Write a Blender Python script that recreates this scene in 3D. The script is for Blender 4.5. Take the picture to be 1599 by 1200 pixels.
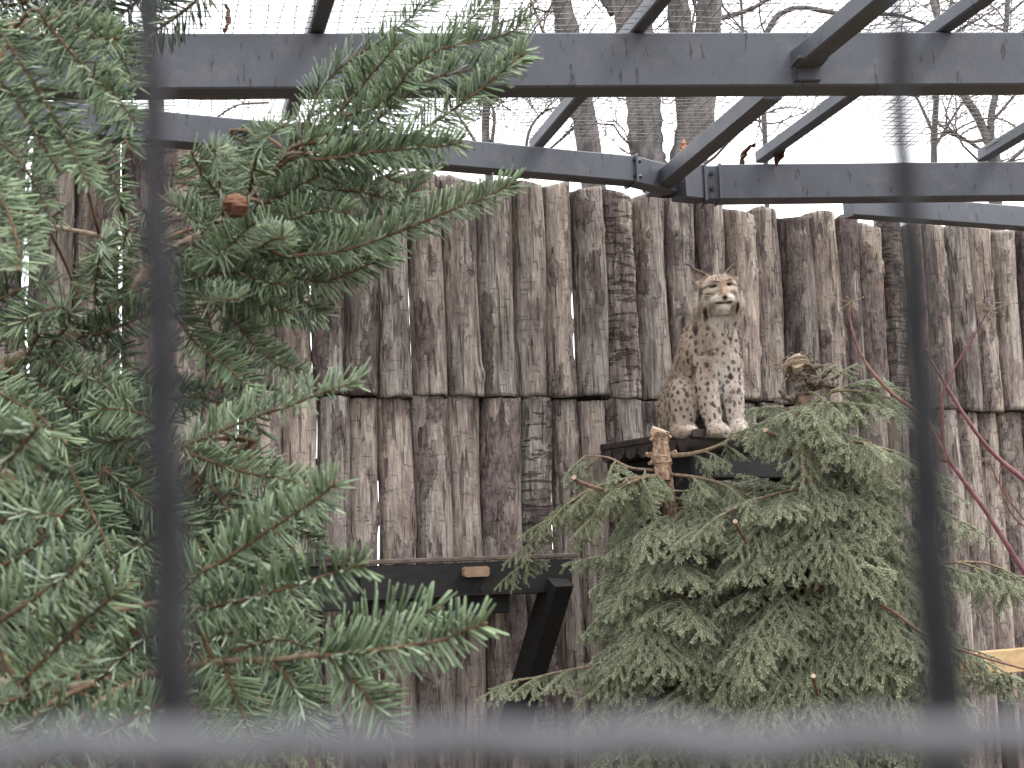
import bpy, math, random
import numpy as np
from mathutils import Vector, Matrix

for o in list(bpy.data.objects):
    bpy.data.objects.remove(o, do_unlink=True)
SC = bpy.context.scene
COL = SC.collection
rng = np.random.default_rng(7)
random.seed(7)

# ------------------------------------------------------------------ camera
F_PX, CXP, CYP = 2240.0, 799.5, 600.0
PITCH = math.atan(275 / F_PX)
ROLL = math.radians(2.0)
EYE = np.array([0.0, 0.0, 1.6])
_f = np.array([0, math.cos(PITCH), math.sin(PITCH)])
_r0 = np.array([1.0, 0, 0])
_u0 = np.cross(_r0, _f)
CR = _r0 * math.cos(ROLL) - _u0 * math.sin(ROLL)
CU = _u0 * math.cos(ROLL) + _r0 * math.sin(ROLL)
cam_d = bpy.data.cameras.new('camera')
cam = bpy.data.objects.new('camera', cam_d)
COL.objects.link(cam)
_m = Matrix.Identity(4)
for i in range(3):
    _m[i][0], _m[i][1], _m[i][2], _m[i][3] = CR[i], CU[i], -_f[i], EYE[i]
cam.matrix_world = _m
cam_d.sensor_width = 36
cam_d.lens = 36 * F_PX / 1599
cam_d.clip_start = 0.02
cam_d.clip_end = 800
cam_d.dof.use_dof = True
cam_d.dof.focus_distance = 6.5
cam_d.dof.aperture_fstop = 20.5
SC.camera = cam

# ------------------------------------------------------------------ sky and sun
SUN_EL, SUN_ROT = math.radians(56), math.radians(104)
W = bpy.data.worlds.new('World')
SC.world = W
W.use_nodes = True
wn, wl = W.node_tree.nodes, W.node_tree.links
wn.clear()
wo = wn.new('ShaderNodeOutputWorld')
wb = wn.new('ShaderNodeBackground')
wb.inputs['Strength'].default_value = 0.105
sky = wn.new('ShaderNodeTexSky')
sky.sky_type = 'NISHITA'
sky.sun_disc = False
sky.sun_elevation = SUN_EL
sky.sun_rotation = SUN_ROT
sky.dust_density = 3.0
# closed overcast: thick white cloud over the blue sky
tc = wn.new('ShaderNodeTexCoord')
cn = wn.new('ShaderNodeTexNoise')
cn.inputs['Scale'].default_value = 2.2
cn.inputs['Detail'].default_value = 5
wl.new(tc.outputs['Generated'], cn.inputs['Vector'])
cr = wn.new('ShaderNodeMapRange')
cr.inputs['From Min'].default_value = 0.3
cr.inputs['From Max'].default_value = 0.7
cr.inputs['To Min'].default_value = 0.93
cr.inputs['To Max'].default_value = 1.0
wl.new(cn.outputs['Fac'], cr.inputs['Value'])
cm = wn.new('ShaderNodeMix')
cm.data_type = 'RGBA'
cm.inputs['B'].default_value = (9.6, 9.8, 10.1, 1)
wl.new(cr.outputs['Result'], cm.inputs['Factor'])
wl.new(sky.outputs['Color'], cm.inputs['A'])
wl.new(cm.outputs['Result'], wb.inputs['Color'])
wl.new(wb.outputs['Background'], wo.inputs['Surface'])
sun_d = bpy.data.lights.new('sun', 'SUN')
sun_d.energy = 1.5
sun_d.angle = math.radians(15)
sun_d.color = (1.0, 0.97, 0.93)
sun = bpy.data.objects.new('sun', sun_d)
COL.objects.link(sun)
# sky rotation 0 = +Y, clockwise seen from above
_sd = Vector((math.sin(SUN_ROT) * math.cos(SUN_EL), math.cos(SUN_ROT) * math.cos(SUN_EL), math.sin(SUN_EL)))
sun.rotation_euler = _sd.to_track_quat('Z', 'Y').to_euler()
SC.view_settings.view_transform = 'Standard'
SC.view_settings.look = 'None'
SC.view_settings.exposure = 1.7
SC.view_settings.gamma = 1
SC.view_settings.use_curve_mapping = False
SC.cycles.use_denoising = True
SC.cycles.max_bounces = 6
SC.cycles.transparent_max_bounces = 4

# ------------------------------------------------------------------ helpers
def ray(px, py):
    d = CR * ((px - CXP) / F_PX) - CU * ((py - CYP) / F_PX) + _f
    return d                      # depth 1 along the optical axis

def P(px, py, depth):
    return EYE + ray(px, py) * depth

def on_plane(px, py, p0, n):
    d = ray(px, py)
    return EYE + d * (np.dot(p0 - EYE, n) / np.dot(d, n))

def on_z(px, py, z):
    return on_plane(px, py, np.array([0, 0, z]), np.array([0, 0, 1.0]))

def on_vertical(px, py, xy):      # point on the ray nearest to the vertical line through xy
    d = ray(px, py)
    t = (d[0] * (xy[0] - EYE[0]) + d[1] * (xy[1] - EYE[1])) / (d[0] ** 2 + d[1] ** 2)
    return EYE + d * t

def unit(v):
    v = np.asarray(v, float)
    return v / (np.linalg.norm(v) + 1e-12)

KA = 0.70                          # picture value to surface albedo at this exposure
def lin(r, g, b):
    f = lambda c: (c / 255 / 12.92) if c / 255 <= 0.04045 else ((c / 255 + 0.055) / 1.055) ** 2.4
    return (f(r) * KA, f(g) * KA, f(b) * KA, 1)

def _hash(ix, iy, iz, seed):
    h = (ix * 374761393 + iy * 668265263 + iz * 2147483647 + seed * 1274126177) & 0xFFFFFFFF
    h = ((h ^ (h >> 13)) * 1274126177) & 0xFFFFFFFF
    h = h ^ (h >> 16)
    return (h & 0xFFFF) / 65535.0

def vnoise(p, seed=0):
    p = np.asarray(p, float)
    i = np.floor(p).astype(np.int64)
    f = p - i
    f = f * f * (3 - 2 * f)
    out = 0
    for dx in (0, 1):
        for dy in (0, 1):
            for dz in (0, 1):
                w = (f[..., 0] if dx else 1 - f[..., 0]) * (f[..., 1] if dy else 1 - f[..., 1]) * (f[..., 2] if dz else 1 - f[..., 2])
                out = out + w * _hash(i[..., 0] + dx, i[..., 1] + dy, i[..., 2] + dz, seed)
    return out                    # 0..1

def fbm(p, seed=0, oct=3):
    s, a, t = 0, 1, 0
    p = np.asarray(p, float)
    for k in range(oct):
        s = s + a * vnoise(p * (2 ** k), seed + k * 17)
        t += a
        a *= 0.5
    return s / t

class MB:
    """collects geometry for one mesh object"""
    def __init__(self):
        self.v, self.f, self.n, self.att = [], [], 0, {}
    def add(self, v, f, **att):
        v = np.asarray(v, float).reshape(-1, 3)
        self.v.append(v)
        for q in f:
            self.f.append(tuple(int(i) + self.n for i in q))
        for k, a in att.items():
            self.att.setdefault(k, []).append(np.broadcast_to(np.asarray(a, float), (len(v),)))
        self.n += len(v)
    def tube(self, pts, rad, seg=6, cap=True, **att):
        pts = np.asarray(pts, float)
        n = len(pts)
        rad = np.broadcast_to(np.asarray(rad, float), (n,))
        tan = np.gradient(pts, axis=0)
        up = np.array([0.0, 0, 1]) if abs(unit(pts[-1] - pts[0])[2]) < 0.9 else np.array([1.0, 0, 0])
        vs = []
        an = np.arange(seg) * 2 * math.pi / seg
        for i in range(n):
            t = unit(tan[i])
            a = unit(np.cross(t, up)); b = np.cross(t, a)
            vs.append(pts[i] + rad[i] * (np.cos(an)[:, None] * a + np.sin(an)[:, None] * b))
        fs = []
        for i in range(n - 1):
            for k in range(seg):
                k2 = (k + 1) % seg
                fs.append((i * seg + k, i * seg + k2, (i + 1) * seg + k2, (i + 1) * seg + k))
        if cap:
            fs.append(tuple(range(seg))[::-1]); fs.append(tuple((n - 1) * seg + k for k in range(seg)))
        self.add(np.concatenate(vs), [q[::-1] for q in fs], **att)
    def obox(self, c, ax, ay, az, sx, sy, sz, bev=0.004):
        """box with chamfered long edges along ax"""
        c = np.asarray(c, float); ax, ay, az = unit(ax), unit(ay), unit(az)
        hx, hy, hz = sx / 2, sy / 2, sz / 2
        b = min(bev, hy * 0.4, hz * 0.4)
        prof = [(-hy + b, -hz), (hy - b, -hz), (hy, -hz + b), (hy, hz - b), (hy - b, hz), (-hy + b, hz), (-hy, hz - b), (-hy, -hz + b)]
        v = []
        for x in (-hx, hx):
            for y, z in prof:
                v.append(c + ax * x + ay * y + az * z)
        f = [(k, (k + 1) % 8, 8 + (k + 1) % 8, 8 + k) for k in range(8)]
        f += [tuple(range(8))[::-1], tuple(range(8, 16))]
        if np.dot(np.cross(ax, ay), az) < 0: f = [q[::-1] for q in f]
        self.add(v, f)
    def beam(self, p0, p1, w, h, bev=0.006):
        p0, p1 = np.asarray(p0), np.asarray(p1)
        ax = unit(p1 - p0); ay = unit(np.cross([0, 0, 1.0], ax)); az = np.cross(ax, ay)
        self.obox((p0 + p1) / 2, ax, ay, az, np.linalg.norm(p1 - p0), w, h, bev)
    def build(self, name, mat, parent=None, smooth=False, origin=None):
        me = bpy.data.meshes.new(name)
        v = np.concatenate(self.v)
        if origin is not None: v = v - np.asarray(origin)
        me.from_pydata(v.tolist(), [], self.f)
        for k, a in self.att.items():
            at = me.attributes.new(k, 'FLOAT', 'POINT')
            at.data.foreach_set('value', np.concatenate(a).astype(np.float32))
        if smooth: me.polygons.foreach_set('use_smooth', [True] * len(me.polygons))
        me.materials.append(mat)
        o = bpy.data.objects.new(name, me)
        COL.objects.link(o)
        if origin is not None: o.location = origin
        if parent is not None: put(o, parent)
        return o

def put(o, parent):
    o.parent = parent
    loc = parent.location if parent.parent is None else parent.location + parent.parent.location
    o.matrix_parent_inverse = Matrix.Translation(-loc)

def mesh_np(name, verts, faces, mat, point_attr=None, smooth=False, parent=None):
    """fast mesh from arrays; faces (n,k)"""
    me = bpy.data.meshes.new(name)
    faces = np.asarray(faces, np.int32)
    n, k = faces.shape
    me.vertices.add(len(verts)); me.vertices.foreach_set('co', np.asarray(verts, np.float32).ravel())
    me.loops.add(n * k); me.loops.foreach_set('vertex_index', faces.ravel())
    me.polygons.add(n); me.polygons.foreach_set('loop_start', np.arange(n, dtype=np.int32) * k)
    me.update(calc_edges=True)
    for kk, a in (point_attr or {}).items():
        a = np.asarray(a, np.float32)
        if a.ndim == 2:
            at = me.attributes.new(kk, 'FLOAT_COLOR', 'POINT')
            at.data.foreach_set('color', np.concatenate([a, np.ones((len(a), 1), np.float32)], 1).ravel())
        else:
            at = me.attributes.new(kk, 'FLOAT', 'POINT')
            at.data.foreach_set('value', a)
    if smooth: me.polygons.foreach_set('use_smooth', [True] * n)
    me.materials.append(mat)
    if name is None: return me
    o = bpy.data.objects.new(name, me)
    COL.objects.link(o)
    if parent is not None: put(o, parent)
    return o

def thing(name, label, cat, loc=(0, 0, 0), group=None):
    o = bpy.data.objects.new(name, None)
    o.empty_display_size = 0.1
    COL.objects.link(o)
    o.location = loc
    return tag(o, label, cat, group)

def tag(o, label=None, cat=None, group=None, kind=None):
    if label: o['label'] = label
    if cat: o['category'] = cat
    if group: o['group'] = group
    if kind: o['kind'] = kind
    return o

def curve(ctrl, n):
    """Catmull-Rom through control points"""
    c = np.asarray(ctrl, float)
    if len(c) == 2:
        t = np.linspace(0, 1, n)[:, None]
        return c[0] * (1 - t) + c[1] * t
    c = np.concatenate([[2 * c[0] - c[1]], c, [2 * c[-1] - c[-2]]])
    out = []
    m = len(c) - 3
    for t in np.linspace(0, m - 1e-6, n):
        i = int(t); u = t - i
        a, b, d, e = c[i], c[i + 1], c[i + 2], c[i + 3]
        out.append(0.5 * (2 * b + (d - a) * u + (2 * a - 5 * b + 4 * d - e) * u * u + (3 * b - a - 3 * d + e) * u ** 3))
    return np.array(out)

# ------------------------------------------------------------------ materials
class Mat:
    def __init__(self, name, rough=0.8, spec=0.3):
        self.m = bpy.data.materials.new(name)
        self.m.use_nodes = True
        self.nt = self.m.node_tree
        self.b = self.nt.nodes['Principled BSDF']
        self.b.inputs['Roughness'].default_value = rough
        self.b.inputs['Specular IOR Level'].default_value = spec
        self._tc = None
    def n(self, t, **kw):
        nd = self.nt.nodes.new(t)
        for k, v in kw.items(): setattr(nd, k, v)
        return nd
    def l(self, a, b): self.nt.links.new(a, b)
    def coord(self, scale=(1, 1, 1), rand=True):
        t = self.n('ShaderNodeTexCoord')
        mp = self.n('ShaderNodeMapping')
        mp.inputs['Scale'].default_value = scale
        if rand:
            oi = self.n('ShaderNodeObjectInfo')
            mul = self.n('ShaderNodeVectorMath', operation='SCALE')
            mul.inputs[0].default_value = (37, 53, 71)
            self.l(oi.outputs['Random'], mul.inputs['Scale'])
            ad = self.n('ShaderNodeVectorMath', operation='ADD')
            self.l(t.outputs['Object'], ad.inputs[0]); self.l(mul.outputs[0], ad.inputs[1])
            self.l(ad.outputs[0], mp.inputs['Vector'])
        else:
            self.l(t.outputs['Object'], mp.inputs['Vector'])
        return mp.outputs['Vector']
    def noise(self, vec, scale, detail=4, rough=0.55, dist=0.0):
        nd = self.n('ShaderNodeTexNoise')
        nd.inputs['Scale'].default_value = scale
        nd.inputs['Detail'].default_value = detail
        nd.inputs['Roughness'].default_value = rough
        nd.inputs['Distortion'].default_value = dist
        if vec is not None: self.l(vec, nd.inputs['Vector'])
        return nd.outputs['Fac']
    def rng(self, x, a, b, c=0.0, d=1.0, smooth=False):
        nd = self.n('ShaderNodeMapRange')
        if smooth: nd.interpolation_type = 'SMOOTHSTEP'
        for k, v in zip(('From Min', 'From Max', 'To Min', 'To Max'), (a, b, c, d)): nd.inputs[k].default_value = v
        self.l(x, nd.inputs['Value'])
        return nd.outputs['Result']
    def mix(self, fac, a, b, mode='MIX'):
        nd = self.n('ShaderNodeMix', data_type='RGBA', blend_type=mode)
        for s, x in (('Factor', fac), ('A', a), ('B', b)):
            if isinstance(x, (tuple, float, int)): nd.inputs[s].default_value = x
            else: self.l(x, nd.inputs[s])
        return nd.outputs['Result']
    def math(self, op, a, b=0.0):
        nd = self.n('ShaderNodeMath', operation=op)
        for i, x in enumerate((a, b)):
            if isinstance(x, (float, int)): nd.inputs[i].default_value = x
            else: self.l(x, nd.inputs[i])
        return nd.outputs[0]
    def attr(self, name, out='Fac'):
        nd = self.n('ShaderNodeAttribute'); nd.attribute_name = name
        return nd.outputs[out]
    def bump(self, h, strength=0.5, dist=0.01):
        nd = self.n('ShaderNodeBump')
        nd.inputs['Strength'].default_value = strength
        nd.inputs['Distance'].default_value = dist
        self.l(h, nd.inputs['Height'])
        self.l(nd.outputs['Normal'], self.b.inputs['Normal'])
    def color(self, c):
        if isinstance(c, tuple): self.b.inputs['Base Color'].default_value = c
        else: self.l(c, self.b.inputs['Base Color'])

def m_log():
    M = Mat('weathered_log', 0.85, 0.15)
    st = M.coord((1, 1, 0.09))
    pl = M.coord((1, 1, 0.45))
    rg = M.coord((0.25, 0.25, 1.6))
    streak = M.noise(st, 60, 4, 0.6, 0.4)
    fine = M.noise(st, 190, 3, 0.6)
    blot = M.noise(pl, 9, 4, 0.6)
    flake = M.noise(pl, 40, 6, 0.7, 0.6)
    bark = M.attr('bark')
    ring = M.attr('ring')
    oi = M.n('ShaderNodeObjectInfo')
    light = M.mix(M.rng(streak, 0.32, 0.68), lin(118, 108, 103), lin(206, 196, 186))
    warm = M.mix(M.rng(oi.outputs['Random'], 0.3, 0.9), light, M.mix(0.35, light, lin(156, 134, 118), 'MIX'))
    light = M.mix(M.rng(blot, 0.5, 0.68, 0, 0.8), warm, lin(112, 96, 92))
    dark = M.mix(M.rng(flake, 0.35, 0.62), lin(78, 67, 66), lin(144, 130, 125))
    mask = M.rng(M.math('ADD', bark, M.rng(M.math('ADD', M.math('MULTIPLY', flake, 0.55), M.math('MULTIPLY', streak, 0.45)), 0.25, 0.75, -0.8, 0.8)), 0.44, 0.57, 0, 1, True)
    col = M.mix(mask, light, dark)
    # thin dark drying cracks along the grain and ring cracks in cracked logs
    crack = M.rng(M.noise(st, 38, 2, 0.5, 0.3), 0.33, 0.38, 1, 0)
    col = M.mix(M.math('MULTIPLY', crack, 0.6), col, lin(55, 44, 43))
    rcr = M.rng(M.noise(rg, 26, 3, 0.6, 0.5), 0.40, 0.46, 1, 0)
    nick = M.rng(M.noise(M.coord((0.5, 0.5, 2.2)), 30, 4, 0.7, 0.4), 0.33, 0.40, 1, 0)
    rc = M.math('MAXIMUM', M.math('MULTIPLY', rcr, M.math('MULTIPLY', ring, 0.8)), M.math('MULTIPLY', nick, 0.25))
    col = M.mix(M.math('MULTIPLY', rc, 0.85), col, lin(52, 42, 40))
    col = M.mix(M.rng(fine, 0.40, 0.70, 0.0, 0.5), col, lin(62, 51, 51))
    tone = M.rng(oi.outputs['Random'], 0, 1, 0.72, 1.18)
    tn = M.n('ShaderNodeVectorMath', operation='SCALE'); M.l(col, tn.inputs[0]); M.l(tone, tn.inputs['Scale']); col = tn.outputs[0]
    # rust-brown and moss stains with their own patches
    col = M.mix(M.rng(M.noise(pl, 5.3, 3, 0.6), 0.66, 0.74, 0, 0.55), col, lin(140, 98, 70))
    col = M.mix(M.rng(M.noise(pl, 6.1, 4, 0.7), 0.62, 0.75, 0, 0.5), col, lin(88, 96, 62))
    M.color(col)
    h = M.math('ADD', M.math('MULTIPLY', mask, 0.6), M.math('MULTIPLY', streak, 0.5))
    h = M.math('SUBTRACT', h, M.math('MULTIPLY', rc, 0.8))
    h = M.math('SUBTRACT', h, M.math('MULTIPLY', crack, 0.6))
    h = M.math('ADD', h, M.math('MULTIPLY', flake, 0.5))
    M.bump(h, 1.0, 0.02)
    return M.m

def m_steel():
    M = Mat('painted_steel', 0.5, 0.4)
    c = M.coord((1, 1, 1)); d = M.coord((1, 1, 0.25))
    big = M.noise(c, 2.2, 4, 0.6)
    col = M.mix(M.rng(big, 0.35, 0.65), lin(74, 77, 86), lin(92, 95, 105))
    fleck = M.rng(M.noise(d, 46, 2, 0.5), 0.64, 0.70)
    col = M.mix(M.math('MULTIPLY', fleck, 0.85), col, lin(48, 46, 48))
    drip = M.rng(M.noise(M.coord((1, 1, 0.06)), 30, 3, 0.6), 0.56, 0.7, 0, 0.45)
    col = M.mix(drip, col, lin(84, 84, 90))
    dust = M.rng(M.noise(c, 9, 5, 0.7), 0.52, 0.75, 0, 0.5)
    col = M.mix(dust, col, lin(118, 116, 118))
    M.color(col)
    M.l(M.rng(big, 0.3, 0.7, 0.38, 0.62), M.b.inputs['Roughness'])
    M.bump(M.noise(c, 60, 3), 0.15, 0.004)
    return M.m

def m_plain(name, c1, c2, scale=20, stretch=(1, 1, 1), rough=0.8, bump=0.3, spec=0.3, dist=0.004, metal=0.0, lo=0.35, hi=0.65):
    M = Mat(name, rough, spec)
    c = M.coord(stretch)
    n = M.noise(c, scale, 5, 0.6, 0.3)
    M.color(M.mix(M.rng(n, lo, hi), c1, c2))
    M.b.inputs['Metallic'].default_value = metal
    if bump: M.bump(n, bump, dist)
    return M.m

def m_needle(name, dark, lightc, pale, trans=0.15, rough=0.5):
    M = Mat(name, rough, 0.35)
    t = M.attr('tint'); p = M.attr('pale')
    col = M.mix(t, dark, lightc)
    col = M.mix(M.math('MULTIPLY', p, 0.75), col, pale)
    M.color(col)
    M.b.inputs['Transmission Weight'].default_value = 0
    M.b.inputs['Subsurface Weight'].default_value = 0
    return M.m

MAT = {}
MAT['log'] = m_log()
MAT['steel'] = m_steel()
MAT['wire_dark'] = m_plain('dark_coated_wire', lin(27, 27, 30), lin(40, 39, 44), 60, rough=0.75, bump=0.2, spec=0.25)
MAT['wire_grey'] = m_plain('galvanised_wire', lin(70, 70, 75), lin(92, 92, 97), 40, rough=0.5, bump=0)
MAT['wire_net'] = m_plain('net_wire', lin(92, 87, 86), lin(134, 128, 124), 6, rough=0.7, bump=0)
MAT['bark_fir'] = m_plain('fir_bark', lin(92, 76, 62), lin(150, 130, 110), 90, (1, 1, 1), 0.9, 0.5)
MAT['twig_fir'] = m_plain('fir_twig', lin(74, 58, 44), lin(112, 88, 66), 120, (1, 1, 1), 0.85, 0.3)
MAT['bark_spruce'] = m_plain('spruce_bark', lin(98, 78, 68), lin(158, 132, 114), 55, (1, 1, 0.6), 0.95, 1.0, 0.1, 0.01)
MAT['twig_spruce'] = m_plain('spruce_twig', lin(104, 98, 72), lin(150, 142, 112), 40, (1, 1, 1), 0.9, 0)
MAT['peeled'] = m_plain('peeled_spruce_wood', lin(118, 94, 78), lin(184, 156, 132), 70, (1, 1, 0.35), 0.9, 0.8, 0.1, 0.006)
MAT['bark_grey'] = m_plain('grey_spruce_bark', lin(70, 60, 56), lin(150, 136, 124), 85, (1, 1, 0.8), 0.95, 1.0, 0.1, 0.012, lo=0.4, hi=0.62)
MAT['cut_wood'] = m_plain('cut_wood', lin(164, 140, 118), lin(200, 180, 158), 40, (1, 1, 1), 0.8, 0.2)
MAT['needle_fir'] = m_needle('fir_needles', lin(40, 57, 40), lin(146, 166, 128), lin(208, 222, 206))
MAT['needle_spruce'] = m_needle('spruce_needles', lin(96, 108, 82), lin(210, 218, 182), lin(210, 220, 194))
MAT['needle_young'] = m_needle('spruce_needles_light', lin(102, 114, 86), lin(190, 200, 160), lin(190, 200, 164))
MAT['black_wood'] = m_plain('black_stained_wood', lin(12, 11, 12), lin(27, 24, 24), 40, (0.25, 1, 1), 0.7, 0.3, 0.3)
MAT['dark_wood'] = m_plain('dark_deck_wood', lin(40, 34, 33), lin(70, 60, 56), 40, (0.3, 1, 1), 0.75, 0.4, 0.3)
MAT['grey_wood'] = m_plain('grey_deck_edge', lin(70, 60, 56), lin(104, 92, 84), 40, (0.3, 1, 1), 0.8, 0.3)
MAT['tan_wood'] = m_plain('tan_wood', lin(130, 104, 86), lin(158, 132, 112), 30, (0.3, 1, 1), 0.7, 0.2)
MAT['pine'] = m_plain('pine_plank', lin(166, 136, 98), lin(196, 166, 124), 18, (0.15, 1, 1), 0.7, 0.2)
MAT['red_stem'] = m_plain('dogwood_stem', lin(96, 56, 60), lin(132, 86, 89), 24, (1, 1, 1), 0.6, 0.2)
MAT['brown_stem'] = m_plain('brown_stem', lin(96, 66, 60), lin(138, 104, 94), 30, (1, 1, 1), 0.8, 0.3)
MAT['seed'] = m_plain('dry_seed_head', lin(120, 104, 88), lin(164, 148, 126), 90, (1, 1, 1), 0.95, 0.2)
MAT['leaf'] = m_plain('dry_leaf', lin(72, 48, 38), lin(128, 88, 66), 60, (1, 1, 1), 0.85, 0.4)
MAT['leaf_orange'] = m_plain('orange_dry_leaf', lin(150, 96, 72), lin(196, 142, 112), 60, (1, 1, 1), 0.85, 0.4)
MAT['tree_bark'] = m_plain('grey_tree_bark', lin(86, 83, 82), lin(134, 129, 127), 14, (1, 1, 0.25), 0.95, 1.0, 0.1, 0.03)
MAT['tree_twig'] = m_plain('tree_twig', lin(82, 74, 72), lin(116, 106, 102), 12, (1, 1, 0.3), 0.95, 0)
MAT['ground'] = m_plain('leaf_litter_ground', lin(86, 74, 58), lin(120, 108, 84), 3.5, (1, 1, 1), 0.95, 0.6, 0.1, 0.03)
MAT['hole'] = m_plain('dark_bolt', lin(34, 34, 38), lin(50, 50, 56), 40, rough=0.5, bump=0)

# ------------------------------------------------------------------ ground
g = MB()
nx = 60
xs = np.concatenate([-np.geomspace(300, 0.5, 30), [0], np.geomspace(0.5, 300, 30)])
vv, ff = [], []
for yy in xs:
    for xx in xs:
        vv.append((xx, yy + 4, 0.0))
vv = np.array(vv)
vv[:, 2] = (fbm(vv * 0.8, 3) - 0.5) * 0.16
n1 = len(xs)
for j in range(n1 - 1):
    for i in range(n1 - 1):
        ff.append((j * n1 + i, j * n1 + i + 1, (j + 1) * n1 + i + 1, (j + 1) * n1 + i))
g.add(vv, ff)
tag(g.build('ground', MAT['ground'], smooth=True), 'brown leaf-littered ground of the enclosure', None, None, 'structure')

# ------------------------------------------------------------------ fence plane
def horizon_y(px): return 875 - math.tan(ROLL) * (px - CXP)
FA, FB = P(230, horizon_y(230), 5.9), P(1550, horizon_y(1550), 8.2)
FT = unit((FB - FA) * [1, 1, 0])                     # along the fence, to the right
FN = np.array([FT[1], -FT[0], 0])                    # towards the camera
UP = np.array([0, 0, 1.0])

def fence_pt(px, py, off=0.0): return on_plane(px, py, FA + FN * off, FN)

def make_log(base, z0, z1, r, kind, seed, lean=0.0, topcut=0.02):
    """upright weathered log; returns an MB in world coordinates"""
    R = np.random.default_rng(seed)
    L = z1 - z0
    nt, nz = 26, max(8, int(L / 0.019))
    th = np.arange(nt) * 2 * math.pi / nt
    z = np.linspace(0, L, nz)
    T, Z = np.meshgrid(th, z)
    q = np.stack([np.cos(T) * 1.2 + 5 * seed, np.sin(T) * 1.2, Z * 2.0], -1)
    rad = r * (1 + 0.10 * (fbm(q * 0.8, seed, 2) - 0.5) + 0.06 * (vnoise(np.stack([Z * 0 + seed, Z * 0, Z * 1.7], -1), seed) - 0.5))
    barkn = fbm(np.stack([np.cos(T) * 1.5, np.sin(T) * 1.5 + seed, Z * 3.2], -1), seed + 5, 3)
    amount = {'bark': 0.56, 'mixed': 0.30, 'bare': 0.13, 'ring': 0.36}[kind]
    lo = np.quantile(barkn, 1 - amount)
    bark = np.clip((barkn - lo) * 7 + 0.5, 0, 1)
    rad = rad + bark * 0.006
    ring = 1.0 if kind == 'ring' else 0.0
    if kind == 'ring':
        zw = Z + 0.02 * (vnoise(np.stack([np.cos(T) * 2, np.sin(T) * 2, Z * 4], -1), seed + 9) - 0.5)
        rad = rad - 0.005 * (vnoise(np.stack([Z * 0, T * 0, zw * 24], -1), seed + 3) < 0.33)
    rad = rad + 0.006 * (fbm(np.stack([np.cos(T) * 5, np.sin(T) * 5, Z * 11], -1), seed + 2, 3) - 0.5)
    for k in range(R.integers(0, 4)):               # knots
        a0 = R.uniform(-2.6, -0.5); zc = R.uniform(0.1, L - 0.05)
        d2 = ((np.angle(np.exp(1j * (T - a0)))) * r / 0.028) ** 2 + ((Z - zc) / 0.034) ** 2
        rad = rad + 0.020 * np.exp(-d2) - 0.017 * np.exp(-d2 * 7)
        bark = np.clip(bark + 0.8 * np.exp(-d2 * 2.5), 0, 1)
    bow = 0.008 * R.normal() * np.sin(Z / L * math.pi) + 0.008 * np.sin(Z * 4 + seed)
    rad = rad * (1 + 0.05 * np.cos(2 * (T - R.uniform(0, 3.1))))
    X = np.cos(T) * rad + bow + lean * (Z - L / 2)
    Y = np.sin(T) * rad * 0.9
    ca, sa = FT[0], FT[1]
    # uneven sawn ends
    Zt = Z + (Z / L) ** 8 * (topcut * np.cos(T - R.uniform(0, 6)) + 0.016 * (vnoise(np.stack([np.cos(T) * 3, np.sin(T) * 3, T * 0], -1), seed + 1) - 0.5))
    Zt = Zt - (1 - Z / L) ** 12 * 0.016 * (vnoise(np.stack([np.cos(T) * 3, np.sin(T) * 3, T * 0], -1), seed + 4) - 0.5)
    V = np.stack([X * ca - Y * sa, X * sa + Y * ca, Zt], -1).reshape(-1, 3)
    f = []
    for i in range(nz - 1):
        for k in range(nt):
            k2 = (k + 1) % nt
            f.append((i * nt + k, i * nt + k2, (i + 1) * nt + k2, (i + 1) * nt + k))
    f.append(tuple(range(nt))[::-1])
    f.append(tuple((nz - 1) * nt + k for k in range(nt)))
    mb = MB()
    mb.add(V, f, bark=bark.ravel(), ring=np.full(bark.size, ring))
    o = mb.build('log', MAT['log'], smooth=True)
    o.location = (base[0], base[1], z0)
    return o

fence = thing('log_fence', 'tall palisade of weathered grey logs in two rows behind the animal', 'fence', tuple(FA * [1, 1, 0]))
upper_edges = [-150, -80, -14, 43, 113, 186, 245, 319, 376, 438, 485, 533, 584, 640, 694, 746, 800, 851, 895, 940, 993, 1042, 1086, 1128, 1176, 1218, 1264, 1304, 1337, 1373, 1405, 1441, 1477, 1513, 1549, 1583, 1618, 1652, 1690]
tops_x = [-150, 0, 200, 290, 440, 620, 720, 850, 900, 1000, 1100, 1150, 1180, 1200, 1300, 1450, 1599, 1700]
tops_y = [185, 200, 218, 228, 255, 278, 284, 290, 294, 306, 308, 332, 334, 335, 342, 354, 363, 372]
seam_x = [-150, 230, 400, 600, 700, 900, 1000, 1190, 1450, 1700]
seam_y = [596, 604, 608, 624, 618, 622, 624, 630, 641, 645]
kinds_u = {584: 'mixed', 640: 'mixed', 694: 'bare', 746: 'mixed', 800: 'bare', 851: 'mixed', 895: 'bare', 940: 'ring', 993: 'bare', 1042: 'bark', 1086: 'bark', 1128: 'bare',
           1176: 'mixed', 1218: 'bark', 1264: 'mixed', 1304: 'bark', 1337: 'bark', 1373: 'ring', 1405: 'bark', 1477: 'bare', 1513: 'mixed', 1549: 'mixed', 533: 'bark', 485: 'bark', 43: 'mixed', 245: 'ring'}
gaps = {485: 5, 43: 6, 186: 5, 800: 2.5, 640: 1}
sd = 100
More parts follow.
